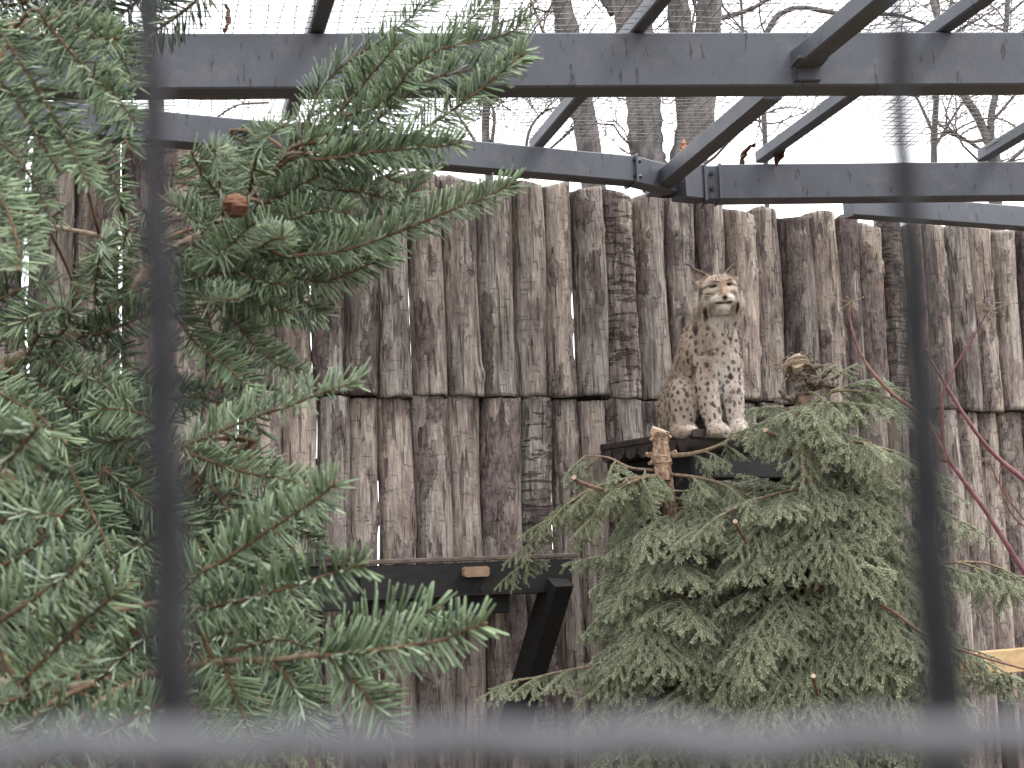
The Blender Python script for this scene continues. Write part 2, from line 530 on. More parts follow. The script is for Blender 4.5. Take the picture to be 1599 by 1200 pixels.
for i in range(len(upper_edges) - 1):
    xl, xr = upper_edges[i], upper_edges[i + 1]
    if xl in gaps: xl += gaps[xl]
    yref = 480
    a, b = fence_pt(xl, yref), fence_pt(xr, yref)
    c = (a + b) / 2
    r = np.linalg.norm(b - a) / 2 * 1.005
    xc = (xl + xr) / 2
    yt = np.interp(xc, tops_x, tops_y) + rng.uniform(-7, 7)
    ys = np.interp(xc, seam_x, seam_y) + rng.uniform(-3, 3)
    z1 = on_vertical(xc, yt, c)[2]; z0 = on_vertical(xc, ys, c)[2]
    sd += 1
    kd = kinds_u.get(upper_edges[i], random.choice(['bark', 'mixed', 'bare', 'ring']))
    o = make_log(c + FN * (rng.uniform(-0.022, 0.022)), z0, z1, r, kd, sd, lean=rng.normal() * 0.003)
    put(o, fence)
lower_edges = [-150, -85, -20, 40, 110, 180, 250, 318, 375, 440, 494, 543, 592, 643, 699, 755, 812, 864, 905, 947, 1006, 1050, 1092, 1135, 1182, 1226, 1270, 1312, 1348, 1384, 1420, 1456, 1493, 1529, 1562, 1596, 1630, 1665, 1700]
kinds_l = {592: 'mixed', 643: 'mixed', 699: 'bare', 755: 'bark', 812: 'ring', 864: 'mixed', 905: 'mixed', 947: 'mixed', 543: 'mixed', 494: 'bare', 1493: 'bark', 1529: 'mixed', 1562: 'bark', 1456: 'mixed'}
gl = {643: 3}
for i in range(len(lower_edges) - 1):
    xl, xr = lower_edges[i], lower_edges[i + 1]
    if xl in gl: xl += gl[xl]
    a, b = fence_pt(xl, 700, -0.008), fence_pt(xr, 700, -0.008)
    c = (a + b) / 2
    r = np.linalg.norm(b - a) / 2 * 1.005
    xc = (xl + xr) / 2
    ys = np.interp(xc, seam_x, seam_y) + 1 + rng.uniform(0, 3)
    z1 = on_vertical(xc, ys, c)[2]
    sd += 1
    kd = kinds_l.get(lower_edges[i], random.choice(['bark', 'mixed', 'bare', 'ring']))
    o = make_log(c + FN * (-0.022 + rng.uniform(-0.02, 0.02)), -0.05, z1, r, kd, sd, lean=rng.normal() * 0.004, topcut=0.004)
    put(o, fence)
# rails behind the logs carry the two rows
for py, h in ((360, 0.09), (622, 0.15), (730, 0.1), (1010, 0.1)):
    mb = MB()
    zc = fence_pt(700, py)[2]
    p0, p1 = fence_pt(-140, 700, -0.15), fence_pt(1690, 700, -0.15)
    p0[2] = p1[2] = zc
    mb.beam(p0, p1, 0.06, h)
    mb.build('rail', MAT['dark_wood'], fence)

# ------------------------------------------------------------------ roof frame
ZB = 3.4
frame = thing('roof_frame', 'dark grey painted steel beams and rafters carrying the netted roof', 'steel frame', tuple(np.append(fence_pt(1050, 290)[:2], 0)))
def beam_part(name, pa, pb, w, h, mat='steel', z=None):
    mb = MB()
    mb.beam(pa, pb, w, h)
    return mb.build(name, MAT[mat], frame, origin=(pa + pb) / 2)
def ext(pa, pb, ta, tb):
    d = pb - pa
    return pa + d * ta, pa + d * tb
HF = 0.205
fa, fb = on_z(200, 105, ZB), on_z(1599, 100, ZB)
fa2, fb2 = ext(fa, fb, -0.35, 1.2)
beam_part('beam', fa2, fb2, 0.13, HF)
FDIR = unit(fb - fa)
la, lb = on_z(110, 190, ZB - 0.01), on_z(984, 268, ZB - 0.01)
la2, _ = ext(la, lb, -0.25, 1)
beam_part('beam', la2, lb, 0.1, 0.125)
ra, rb = on_z(1122, 289, ZB - 0.02), on_z(1599, 284, ZB - 0.02)
_, rb2 = ext(ra, rb, 0, 1.4)
beam_part('beam', ra, rb2, 0.12, 0.175)
ca_, cb_ = on_z(1330, 322, ZB - 0.02), on_z(1599, 342, ZB - 0.02)
ca2, cb2 = ext(ca_, cb_, -0.02, 1.5)
beam_part('beam', ca2, cb2, 0.09, 0.12)
# corner post with welded flange plates
cpt = fence_pt(1052, 300, 0.0)
cp = on_z(1048, 288, ZB - 0.03)
mb = MB()
n_s = 20
an = np.arange(n_s) * 2 * math.pi / n_s
for (zz0, zz1, rr) in ((ZB - 0.06, ZB + 0.06, 0.085),):
    v = [(cp[0] + rr * math.cos(t), cp[1] + 0.07 + rr * math.sin(t), z) for z in (zz0, zz1) for t in an]
    f = [(k, (k + 1) % n_s, n_s + (k + 1) % n_s, n_s + k) for k in range(n_s)] + [tuple(range(n_s, 2 * n_s))]
    mb.add(v, f)
mb.build('post', MAT['steel'], frame)
# short stubs and plates at the joints
ldir = unit(lb - la); rdir = unit(rb - ra)
mb = MB(); mb.beam(lb + ldir * 0.01, cp + [0, 0.02, 0.02], 0.085, 0.13); mb.build('stub', MAT['steel'], frame)
mb = MB(); mb.beam(cp + [0.03, -0.015, 0.005], ra - rdir * 0.085, 0.11, 0.17); mb.build('stub', MAT['steel'], frame)
mb = MB(); mb.beam(ra - rdir * 0.012, ra - rdir * 0.0, 0.15, 0.18); mb.build('flange_plate', MAT['steel'], frame)
mb = MB(); mb.beam(ra - rdir * 0.085, ra - rdir * 0.074, 0.15, 0.2); mb.build('flange_plate', MAT['steel'], frame)
mb = MB(); mb.beam(lb - ldir * 0.001, lb + ldir * 0.011, 0.13, 0.14); fp = mb.build('flange_plate', MAT['steel'], frame)
mb = MB(); mb.beam(ra - rdir * 0.074, ra - rdir * 0.012, 0.09, 0.17); gus = mb.build('joint_plate', MAT['steel'], frame)
rn = np.array([rdir[1], -rdir[0], 0])
for dz in (0.045, -0.03):
    mb = MB()
    p = ra - rdir * 0.045 + np.array([0, 0, dz]) + rn * 0.045
    mb.tube([p - rn * 0.004, p + rn * 0.014], 0.011, 6)
    mb.build('bolt', MAT['hole'], frame)
for dz in (0.04, -0.035):
    mb = MB()
    p = lb + ldir * 0.03 + np.array([0, -0.05, dz])
    mb.tube([p - ldir * 0.02, p + ldir * 0.02], 0.012, 6)
    mb.build('bolt', MAT['hole'], frame)
# rafters on top of the beams
ZR = ZB + HF / 2 + 0.035
def rafter(pxa, pxb, w, h, z, ta=0.0, tb=1.0):
    a, b = on_z(*pxa, z), on_z(*pxb, z)
    a, b = ext(a, b, ta, tb)
    return beam_part('rafter', a, b, w, h)
rafter((1030, -2), (835, 228), 0.055, 0.06, ZR, -0.7)
rafter((1530, -2), (1188, 246), 0.06, 0.06, ZR, -0.7)
rafter((507, -2), (452, 178), 0.06, 0.06, ZR, -0.8)
rafter((1740, 120), (1535, 243), 0.06, 0.06, ZR, -0.9)
# the stout diagonal brace: two lengths meeting the front beam in a cleat
a = on_z(1232, 112, ZB - 0.01); b = on_z(1368, -2, ZB + 0.01)
a, b = ext(a, b, 0.0, 1.8)
beam_part('brace', a, b, 0.085, 0.075)
c0 = on_z(1206, 140, ZB - 0.02); c1 = on_z(1020, 296, ZB - 0.02)
beam_part('brace', c0, c1, 0.08, 0.08)
fnn = np.array([FDIR[1], -FDIR[0], 0])
mb = MB(); cc = on_z(1227, 128, ZB) ; pf = fa + FDIR * np.dot(cc - fa, FDIR)
mb.obox(pf + fnn * 0.075 + UP * -0.045, FDIR, fnn, UP, 0.1, 0.02, 0.09); mb.build('cleat', MAT['steel'], frame)
mb = MB(); mb.obox(pf + fnn * 0.115 + UP * -0.028, FDIR, fnn, UP, 0.115, 0.09, 0.012); mb.build('cleat', MAT['steel'], frame)

# ------------------------------------------------------------------ roof netting
def inside(p):
    if np.dot(p - fence_pt(600, 300), FN) < -0.02: return False
    if np.dot(p[:2] - ra[:2], rn[:2]) < -0.03: return False
    return True
E1 = FDIR; E2 = np.array([-FDIR[1], FDIR[0], 0])
rv = unit(on_z(835, 228, ZR) - on_z(1030, -2, ZR)); E2 = unit(rv * [1, 1, 0])
org = on_z(700, 60, ZR)
def netz(s, t):
    return ZR + 0.034 + 0.09 * (vnoise(np.stack([s * 0.9, t * 0.9, s * 0], -1), 5) - 0.62) + 0.012 * (vnoise(np.stack([s * 5, t * 5, s * 0], -1), 8) - 0.5)
nv, nf, off = [], [], 0
def wire(S, Tt):
    global off
    pts = org + E1 * S[:, None] + E2 * Tt[:, None]
    pts[:, 2] = netz(S, Tt)
    ok = np.array([inside(p) for p in pts])
    r = 0.0020
    side = unit(np.cross(pts[-1] - pts[0], UP))
    prof = [UP * r, side * r * 0.9 - UP * r * 0.5, -side * r * 0.9 - UP * r * 0.5]
    base = off
    for q in prof: nv.append(pts + q)
    n = len(pts); off += 3 * n
    for i in range(n - 1):
        if ok[i] and ok[i + 1]:
            for k in range(3):
                k2 = (k + 1) % 3
                nf.append((base + k * n + i, base + k2 * n + i, base + k2 * n + i + 1, base + k * n + i + 1))
sp = 0.052
for s in np.arange(-3.6, 4.2, sp):
    t = np.arange(-2.6, 3.0, 0.13); wire(np.full(len(t), s) + 0.006 * np.sin(t * 9 + s * 40), t)
for t in np.arange(-2.6, 3.0, sp):
    s = np.arange(-3.6, 4.2, 0.13); wire(s, np.full(len(s), t) + 0.006 * np.sin(s * 8 + t * 50))
net = mesh_np('wire_netting', np.concatenate(nv), np.array(nf), MAT['wire_net'])
tag(net, 'thin square wire netting stretched over the steel roof frame', 'netting')

# ------------------------------------------------------------------ bare trees beyond the fence
def twig_tree(root, mains, depth, seed, n_side=10, spread=1.0, up=0.5):
    """mains: list of (pixel polyline, width px at start, width px at end)"""
    R = np.random.default_rng(seed)
    tw = MB()
    def sub(p, d, L, r, lev):
        n = 6
        pts = [p]
        dd = unit(d)
        for i in range(n):
            dd = unit(dd + R.normal(size=3) * 0.22 + np.array([0, 0, 0.06]))
            pts.append(pts[-1] + dd * L / n)
        pts = np.array(pts)
        tw.tube(pts, np.linspace(r, max(r * 0.35, 0.003), n + 1), 4 if lev else 5, cap=False)
        if lev < 3:
            for k in range(R.integers(3, 6)):
                i = R.integers(1, n + 1)
                sd_ = unit(R.normal(size=3) * [1, 0.6, 0.8] + dd * 0.8)
                sub(pts[i], sd_, L * R.uniform(0.4, 0.7), max(r * 0.5, 0.0035), lev + 1)
    first = True
    for poly, w0, w1 in mains:
        pts = curve([P(x, y, depth) for x, y in poly], max(8, 5 * len(poly)))
        rr = np.linspace(w0, w1, len(pts)) / F_PX * depth / 2
        if first:
            base = pts[0].copy(); base[2] = -0.05
            st = np.linspace(base, pts[0], 8)[:-1]
            pts = np.concatenate([st, pts])
            rr = np.concatenate([np.linspace(rr[0] * 1.5, rr[0] * 1.02, 7), rr])
        mb = MB()
        if len(pts) > 0:
            mb.tube(pts, rr * (1 + 0.06 * R.normal(size=len(pts))), 12 if w0 > 20 else 7)
        mb.build('trunk' if first else 'branch', MAT['tree_bark'], root, smooth=True)
        first = False
        for k in range(max(2, int(n_side * 0.6))):
            i = R.integers(len(pts) // 2, len(pts))
            d = unit(np.array([R.normal() * spread, R.normal() * 0.4, abs(R.normal()) * up + 0.15]))
            sub(pts[i], d, R.uniform(0.5, 1.5), min(max(rr[i] * 0.35, 0.006), 0.022), 1)
    tw.build('twigs', MAT['tree_twig'], root)

tg = 'bare trees beyond the fence'
def bare(label, mains, depth, seed, **kw):
    p = P(*mains[0][0][0], depth)
    t = thing('bare_tree', label, 'tree', (p[0], p[1], 0), tg)
    twig_tree(t, mains, depth, seed, **kw)
bare('thick grey forked bare tree rising behind the steel corner post', [
    ([(1062, 420), (1058, 330), (1046, 262)], 112, 92),
    ([(1030, 290), (1010, 240), (1005, 160), (992, 60), (984, -40)], 52, 56),
    ([(1068, 300), (1078, 230), (1096, 140), (1106, 40), (1110, -60)], 66, 32),
    ([(1078, 200), (1068, 100), (1058, 0), (1052, -60)], 40, 34)], 13, 1, n_side=5)
bare('slender leaning grey trunk just left of the forked tree', [
    ([(936, 380), (922, 250), (908, 160), (888, 60), (868, -40)], 40, 34),
    ([(962, 20), (935, -20), (915, -60)], 22, 18),
    ([(926, 230), (900, 190), (880, 165), (870, 140)], 10, 4)], 14, 2, n_side=8)
bare('bare tree with a long arching bough above the front beam', [
    ([(1200, 420), (1196, 260), (1190, 100), (1195, 55)], 8, 9),
    ([(1192, 60), (1215, 25), (1250, 12), (1300, 20), (1340, 22), (1400, 24), (1445, 38)], 10, 5),
    ([(1120, 30), (1150, 22), (1185, 8), (1220, -20)], 9, 6),
    ([(1160, 60), (1158, 20), (1156, -30)], 5, 4)], 15, 3, n_side=9)
bare('thin dark sapling seen through the netting above the right bar', [
    ([(1462, 400), (1458, 250), (1462, 150), (1466, 60), (1460, -40)], 12, 7),
    ([(1458, 210), (1440, 170), (1425, 140)], 6, 3), ([(1460, 230), (1490, 180), (1510, 150)], 5, 3)], 15, 4, n_side=14, up=0.3)
bare('small forked grey tree at the right edge above the far beam', [
    ([(1556, 400), (1552, 250), (1545, 218)], 22, 20),
    ([(1546, 226), (1525, 180), (1505, 148), (1480, 80), (1450, -20)], 15, 10),
    ([(1547, 220), (1548, 180), (1556, 140), (1570, 50), (1574, -20)], 12, 8),
    ([(1549, 190), (1575, 160), (1600, 130)], 6, 3)], 14.5, 5, n_side=10)
bare('twiggy bare tree showing between fir branch and slender trunk', [
    ([(765, 400), (764, 280), (758, 200), (764, 120), (775, 20), (780, -40)], 14, 9),
    ([(762, 260), (772, 190), (766, 160)], 7, 4), ([(760, 250), (725, 195), (700, 160)], 6, 3), ([(820, 280), (825, 210), (850, 175), (890, 165)], 6, 3)], 15, 6, n_side=16, up=0.3)
bare('thick grey trunk behind the fir at the upper left', [
    ([(128, 420), (130, 200), (134, 60), (138, -60)], 92, 88)], 13, 7, n_side=4)
bare('thin bare tree behind the fence at the left of the thin rafter', [
    ([(250, 420), (246, 200), (236, 60), (232, -40)], 26, 20),
    ([(330, 190), (370, 165), (420, 160)], 4, 3)], 16, 8, n_side=6)

# ------------------------------------------------------------------ lynx platform
ZD = 2.105
corner = P(1077, 672, 6.27)
DL = FT; DNv = FN
def plat(s, t, z): # s along the fence to the right, t towards the fence, from the near left corner
    return np.array([corner[0], corner[1], 0]) + DL * s - DNv * t + np.array([0, 0, z])
fd = np.dot(np.array([corner[0], corner[1], 0]) - FA * [1, 1, 0], FN) - 0.09
lp = thing('lynx_platform', 'small dark shelf of half-round logs carrying the lynx', 'platform', tuple(plat(0.35, fd, 0)))
nlog = 7
tw_ = (fd) / nlog
LEN = 0.78
for k in range(nlog):
    t = (k + 0.5) * tw_
    an = np.linspace(0, -math.pi, 11)
    rr = tw_ / 2 * 0.97
    v, f = [], []
    for s in (0.0, LEN):
        for a in an:
            v.append(plat(s + rng.uniform(-0.004, 0.004) * (1 if s == 0 else 0), t + math.cos(a) * rr, ZD + math.sin(a) * rr * 1.15))
    f = [(i, i + 1, 12 + i - 1 + 0, 11 + i) for i in range(10)]
    f = [(i, i + 1, 11 + i + 1, 11 + i) for i in range(10)] + [(0, 11, 21, 10), tuple(range(11)), tuple(range(11, 22))[::-1]]
    mb = MB(); mb.add(v, f)
    mb.build('half_log', MAT['dark_wood'], lp)
mb = MB(); mb.beam(plat(0.035, -0.02, ZD + 0.018), plat(0.035, fd, ZD + 0.018), 0.07, 0.034); mb.build('cleat', MAT['dark_wood'], lp)
for s in (0.13, 0.62):
    mb = MB(); mb.beam(plat(s, 0.03, ZD - tw_ * 0.57 - 0.045), plat(s, fd, ZD - tw_ * 0.57 - 0.045), 0.06, 0.09); mb.build('bearer', MAT['black_wood'], lp)
    mb = MB(); mb.beam(plat(s, 0.12, ZD - tw_ * 0.57 - 0.09), plat(s, fd, ZD - 0.5), 0.05, 0.07); mb.build('brace', MAT['black_wood'], lp)
mb = MB(); mb.obox(plat(LEN / 2 + 0.0, 0.05, ZD - tw_ * 0.57 - 0.062), DL, DNv, UP, LEN - 0.08, 0.03, 0.105); mb.build('front_board', MAT['black_wood'], lp)

# ------------------------------------------------------------------ lower platform
ZL = 1.622
DEP = 6.02
q0, q1 = P(470, horizon_y(470) - 3, 5.75), P(903, horizon_y(903) - 3, 6.25)
pd = unit((q1 - q0) * [1, 1, 0]); pn = np.array([pd[1], -pd[0], 0])
LW = np.linalg.norm((q1 - q0)[:2])
def lpt(s, t, z): return np.array([q0[0], q0[1], 0]) + pd * s - pn * t + np.array([0, 0, z])
fdd = np.dot(lpt(LW / 2, 0, 0) - FA * [1, 1, 0], FN) - 0.06
low = thing('wooden_platform', 'long black stained wooden shelf with tan block under the logs', 'platform', tuple(lpt(LW / 2, fdd, 0)))
nb = 4
for k in range(nb):
    mb = MB(); w = fdd / nb
    mb.beam(lpt(-0.02, (k + 0.5) * w, ZL - 0.010), lpt(LW + 0.02 * k, (k + 0.5) * w, ZL - 0.010), w * 0.96, 0.020); mb.build('deck_board', MAT['grey_wood' if k == 0 else 'dark_wood'], low)
s0 = 0.28
mb = MB(); mb.obox(lpt((s0 + LW) / 2 - 0.03, 0.025, ZL - 0.022 - 0.074), pd, pn, UP, LW - s0 + 0.0, 0.035, 0.142); mb.build('front_board', MAT['black_wood'], low)
mb = MB(); mb.obox(lpt(0.13, 0.04, ZL - 0.022 - 0.09), pd, pn, UP, 0.28, 0.035, 0.18); mb.build('front_board', MAT['black_wood'], low)
mb = MB(); mb.obox(lpt(0.12, 0.02, ZL + 0.02), pd, pn, UP, 0.30, 0.06, 0.035); mb.build('cleat', MAT['dark_wood'], low)
for s in (0.32, 0.55, 0.78, LW - 0.06):
    mb = MB(); mb.beam(lpt(s, 0.045, ZL - 0.08), lpt(s, fdd, ZL - 0.08), 0.06, 0.1); mb.build('bearer', MAT['black_wood'], low)
mb = MB(); mb.obox(lpt(0.62, 0.08, ZL - 0.2), pd, pn, UP, 0.62, 0.04, 0.09); mb.build('cross_board', MAT['black_wood'], low)
# brace and block
b0 = P(872, 905, 6.2); b1 = fence_pt(800, 1145, 0.12)
mb = MB(); mb.beam(b0, b1, 0.1, 0.115); mb.build('brace', MAT['black_wood'], low)
bc = P(743, 893, 1.0) - EYE
tt = np.dot(lpt(0, 0, 0) + pn * 0.012 - EYE, pn) / np.dot(bc, pn)
bc = EYE + bc * tt
mb = MB(); mb.obox(bc, pn, pd, UP, 0.03, 0.115, 0.043, 0.010); mb.build('wood_block', MAT['tan_wood'], low)
for px, py in ((712, 921), (752, 921)):
    d_ = ray(px, py); tt = np.dot(lpt(0, 0, 0) + pn * 0.0 - EYE, pn) / np.dot(d_, pn); c_ = EYE + d_ * tt
    mb = MB(); mb.tube([c_ - pn * 0.012, c_ + pn * 0.006], 0.008, 6); mb.build('bolt', MAT['wire_dark'], low)

# pale pointed stake beside the brace, added for a lit strip of log
sp_t = fence_pt(832, 1070, 0.2); sp_b = sp_t.copy(); sp_b[2] = -0.05
mb = MB(); hh = np.array([sp_b, sp_t - [0, 0, 0.28], sp_t - [0, 0, 0.1], sp_t])
mb.tube(hh, [0.035, 0.034, 0.012, 0.001], 6)
tag(mb.build('log_sliver', MAT['grey_wood']), 'narrow pale pointed stake standing in for a lit strip of log beside the black brace', 'sliver')

# pine plank shelf at the right
pa_, pb_ = fence_pt(1325, 1050, 0.42), fence_pt(1640, 1030, 0.42)
zz = P(1545, 1030, np.dot(pb_ - EYE, _f))[2]
pa_[2] = pb_[2] = zz
pine = thing('pine_shelf', 'low shelf edged with fresh yellow pine plank at the right', 'shelf', tuple(((pa_ + pb_) / 2) * [1, 1, 0]))
mb = MB(); mb.beam(pa_, pb_, 0.045, 0.125); mb.build('front_plank', MAT['pine'], pine)
for w_ in (0.2, 0.8):
    mb = MB(); pp = pa_ * (1 - w_) + pb_ * w_ - FN * 0.07; mb.beam(pp * [1, 1, 0] + UP * -0.05, pp + UP * 0.03 + [0.001, 0, 0], 0.07, 0.07); mb.build('leg', MAT['dark_wood'], pine)

# ------------------------------------------------------------------ needles
def needle_arrays(base, direc, up, length, width, R, thick=0.45):
    """blades as slim triangular prisms; all inputs arrays (n,3)/(n,)"""
    n = len(base)
    d = direc / np.linalg.norm(direc, axis=1, keepdims=True)
    sd_ = np.cross(d, up); sd_ /= (np.linalg.norm(sd_, axis=1, keepdims=True) + 1e-9)
    nn = np.cross(sd_, d)
    length = length[:, None]; w = width[:, None]
    bend = R.normal(size=(n, 1)) * 0.04
    rings = []
    for s, ww in ((0.0, 0.6), (0.5, 1.0), (0.93, 0.8)):
        c = base + d * length * s + nn * length * (bend + 0.06) * (s * s)
        rings += [c + sd_ * w * ww / 2, c - sd_ * w * ww / 2, c - nn * w * thick * ww]
    rings.append(base + d * length + nn * length * (bend + 0.06))
    V = np.stack(rings, 1).reshape(-1, 3)            # 10 verts per needle
    tpl = []
    for r in (0, 3):
        for k in range(3):
            k2 = (k + 1) % 3
            tpl += [(r + k, r + k2, r + 3 + k2), (r + k, r + 3 + k2, r + 3 + k)]
    tpl += [(6, 7, 9), (7, 8, 9), (8, 6, 9)]
    F = (np.arange(n)[:, None, None] * 10 + np.array(tpl)[None]).reshape(-1, 3)
    pale = np.tile(np.array([0, 0, 1, 0, 0, 1, 0, 0, 1, 0.3]), n)
    return V, F, pale

def blade_arrays(base, direc, up, length, width):
    """thin four-point blades for small spruce needles (two crossed faces folded along the midrib)"""
    n = len(base)
    d = direc / np.linalg.norm(direc, axis=1, keepdims=True)
    sd_ = np.cross(d, up); sd_ /= (np.linalg.norm(sd_, axis=1, keepdims=True) + 1e-9)
    nn = np.cross(sd_, d)
    L = length[:, None]; w = width[:, None]
    V = np.stack([base, base + d * L * 0.5 + sd_ * w / 2, base + d * L, base + d * L * 0.5 - sd_ * w / 2, base + d * L * 0.5 - nn * w * 0.6], 1).reshape(-1, 3)
    tpl = [(0, 1, 2), (0, 2, 3), (0, 4, 1), (1, 4, 2), (2, 4, 3), (3, 4, 0)]
    F = (np.arange(n)[:, None, None] * 5 + np.array(tpl)[None]).reshape(-1, 3)
    return V, F

def resample(pts, step):
    pts = np.asarray(pts, float)
    seg = np.linalg.norm(np.diff(pts, axis=0), axis=1)
    s = np.concatenate([[0], np.cumsum(seg)])
    m = max(2, int(s[-1] / step))
    t = np.linspace(0, s[-1], m)
    return np.stack([np.interp(t, s, pts[:, k]) for k in range(3)], 1), t, s[-1]

# ------------------------------------------------------------------ spruces
def spruce_branch(seed, L, dens=1.0):
    """branch along +X from the origin, drooping; returns wood MB and needle arrays"""
    R = np.random.default_rng(seed)
    wood = MB(); NV, NF, NT, NP = [], [], [], []
    cnt = [0]
    def needles(pts, ln, rad_den, tipfresh):
        p, t, tot = resample(pts, 0.0011 / dens)
        if len(p) < 3: return
        tan = np.gradient(p, axis=0); tan /= np.linalg.norm(tan, axis=1, keepdims=True)
        n = len(p)
        a = R.uniform(0, 2 * math.pi, n)
        u = np.cross(tan, [0, 0, 1.0]); u /= (np.linalg.norm(u, axis=1, keepdims=True) + 1e-9)
        v = np.cross(u, tan)
        rad = np.cos(a)[:, None] * u + np.sin(a)[:, None] * v
        fw = R.uniform(0.75, 1.3, (n, 1))
        d = tan * fw + rad * 0.85 + np.array([0, 0, 0.08])
        ln_ = ln * R.uniform(0.75, 1.15, n)
        V, F = blade_arrays(p, d, rad + R.normal(size=(n, 3)) * 0.3, ln_, np.full(n, 0.0020))
        NV.append(V); NF.append(F + cnt[0]); cnt[0] += len(V)
        tint = np.clip(R.normal(0.38, 0.22, n) + 0.45 * (t / tot) ** 2 * tipfresh, 0, 1)
        NT.append(np.repeat(tint, 5)); NP.append(np.tile([0, 0, 0.2, 0, 0.9], n))
    def shoot(p0, d, length, r, lev):
        n = max(5, int(length / 0.03))
        pts = [np.array(p0)]
        dd = unit(d)
        for i in range(n):
            dd = unit(dd + np.array([0, 0, -0.09 if lev else -0.06]) * (0.8 + 0.4 * R.random()) + R.normal(size=3) * 0.05)
            pts.append(pts[-1] + dd * length / n)
        pts = np.array(pts)
        wood.tube(pts, np.linspace(r, 0.0012, n + 1), 5 if lev == 0 else 3, cap=False)
        start = int(n * (0.25 if lev == 0 else 0.0))
        needles(pts[start:], 0.016 if lev else 0.0165, 1, 1.0)
        if lev < 2 and length > 0.09:
            step = 0.027 if lev == 0 else 0.026
            m = int(length * 0.9 / step)
            for k in range(m):
                s = 0.12 + 0.86 * (k + R.uniform(0.2, 0.8)) / m
                i = min(n - 1, int(s * n)); q = pts[i] + (pts[i + 1] - pts[i]) * (s * n - i)
                tan = unit(pts[i + 1] - pts[i])
                side = unit(np.cross(tan, [0, 0, 1])) * (1 if k % 2 else -1)
                dn = tan * R.uniform(0.6, 0.95) + side * R.uniform(0.6, 1.0) + np.array([0, 0, R.uniform(-0.45, 0.05)])
                l2 = (length * (0.46 if lev == 0 else 0.42) * (1 - s) ** 0.7 + 0.03) * R.uniform(0.7, 1.15)
                if lev == 1: l2 = min(l2, 0.07)
                shoot(q, dn, l2, 0.0016 if lev else 0.0022, lev + 1)
    shoot((0, 0, 0), (1, 0, 0.12), L, 0.0045 + 0.004 * L, 0)
    return wood, np.concatenate(NV), np.concatenate(NF), np.concatenate(NT), np.concatenate(NP)

PROTO = []
for k, L in enumerate((0.26, 0.34, 0.42, 0.5, 0.58, 0.66, 0.74, 0.84)):
    wood, V, F, T_, Pp = spruce_branch(900 + k, L)
    me = bpy.data.meshes.new('branch')
    wv = np.concatenate(wood.v); wf = wood.f
    PROTO.append((L, wood, (V, F, T_, Pp)))

def proto_objects(nm):
    out = []
    for L, wood, (V, F, T_, Pp) in PROTO:
        w = wood.build('branch', MAT['twig_spruce'])
        nd = mesh_np('needles', V, F, MAT[nm], {'tint': T_, 'pale': Pp})
        COL.objects.unlink(w); COL.objects.unlink(nd)
        out.append((L, w, nd))
    return out
P_DARK, P_LIGHT = proto_objects('needle_spruce'), proto_objects('needle_young')

def add_branch(root, protos, loc, az, el, length, roll=0.0):
    L, w, nd = min(protos, key=lambda q: abs(q[0] - length) + random.random() * 0.06)
    s = length / L
    b = w.copy(); COL.objects.link(b); b.name = 'branch'
    M_ = Matrix.Translation(Vector(loc)) @ Matrix.Rotation(az, 4, 'Z') @ Matrix.Rotation(-el, 4, 'Y') @ Matrix.Rotation(roll, 4, 'X') @ Matrix.Scale(s, 4)
    b.parent = root
    b.matrix_parent_inverse = Matrix.Translation(-root.location)
    b.matrix_basis = M_
    n = nd.copy(); COL.objects.link(n); n.name = 'needles'
    n.parent = b
    return b

def spruce(label, top, base_xy, crown_z, z_low, rmax, n, seed, protos, grp=None, trunk_r=0.03, trunk_top_r=None, skirt=1.0, el0=0.0, rmin=0.2, power=0.75, skip=None):
    R = np.random.default_rng(seed)
    root = thing('spruce_tree', label, 'tree', (base_xy[0], base_xy[1], 0), grp)
    mb = MB()
    base = np.array([base_xy[0], base_xy[1], -0.03])
    pts = curve([base, base * 0.55 + top * 0.45 + [0.01, 0, 0], top], 24)
    tr = trunk_top_r if trunk_top_r else trunk_r * 0.35
    rr = np.linspace(trunk_r, tr, 24) * (1 + 0.10 * R.normal(size=24))
    mb.tube(pts, rr, 10)
    mb.build('trunk', MAT['bark_spruce'], root, smooth=True)
    for k in range(n):
        u = (k + R.uniform(0, 1)) / n
        z = crown_z + (z_low - crown_z) * u ** 0.85
        s = (z - pts[0][2]) / (top[2] - pts[0][2])
        p = np.array([np.interp(s, np.linspace(0, 1, 24), pts[:, i]) for i in range(3)])
        az = k * 2.39996 + R.normal() * 0.35
        if skip and skip(az % (2 * math.pi), u): continue
        ln = (rmin + (rmax - rmin) * u ** power) * R.uniform(0.75, 1.12)
        el = el0 - 0.05 - 0.30 * u + R.normal() * 0.14
        add_branch(root, protos, p, az, el, min(ln, 1.0), R.normal() * 0.25)
    return root, pts, rr

def rough(name, ctrl, rad, mat, parent, amp=0.18, seg=16, n=22, fr=60, seed=1):
    pts = curve(ctrl, n); rr = np.interp(np.linspace(0, 1, n), np.linspace(0, 1, len(rad)), rad)
    mb = MB(); mb.tube(pts, rr, seg)
    v_ = mb.v[0]; ax = np.repeat(pts, seg, 0)
    d = v_ - ax
    mb.v[0] = ax + d * (1 + amp * 2 * (fbm(v_ * [fr, fr, fr * 0.45] + seed * 7.3, seed, 3) - 0.5) + amp * 1.2 * (vnoise(v_ * fr * 2.5 + seed, seed + 3) - 0.5))[:, None]
    return mb.build(name, MAT[mat], parent)

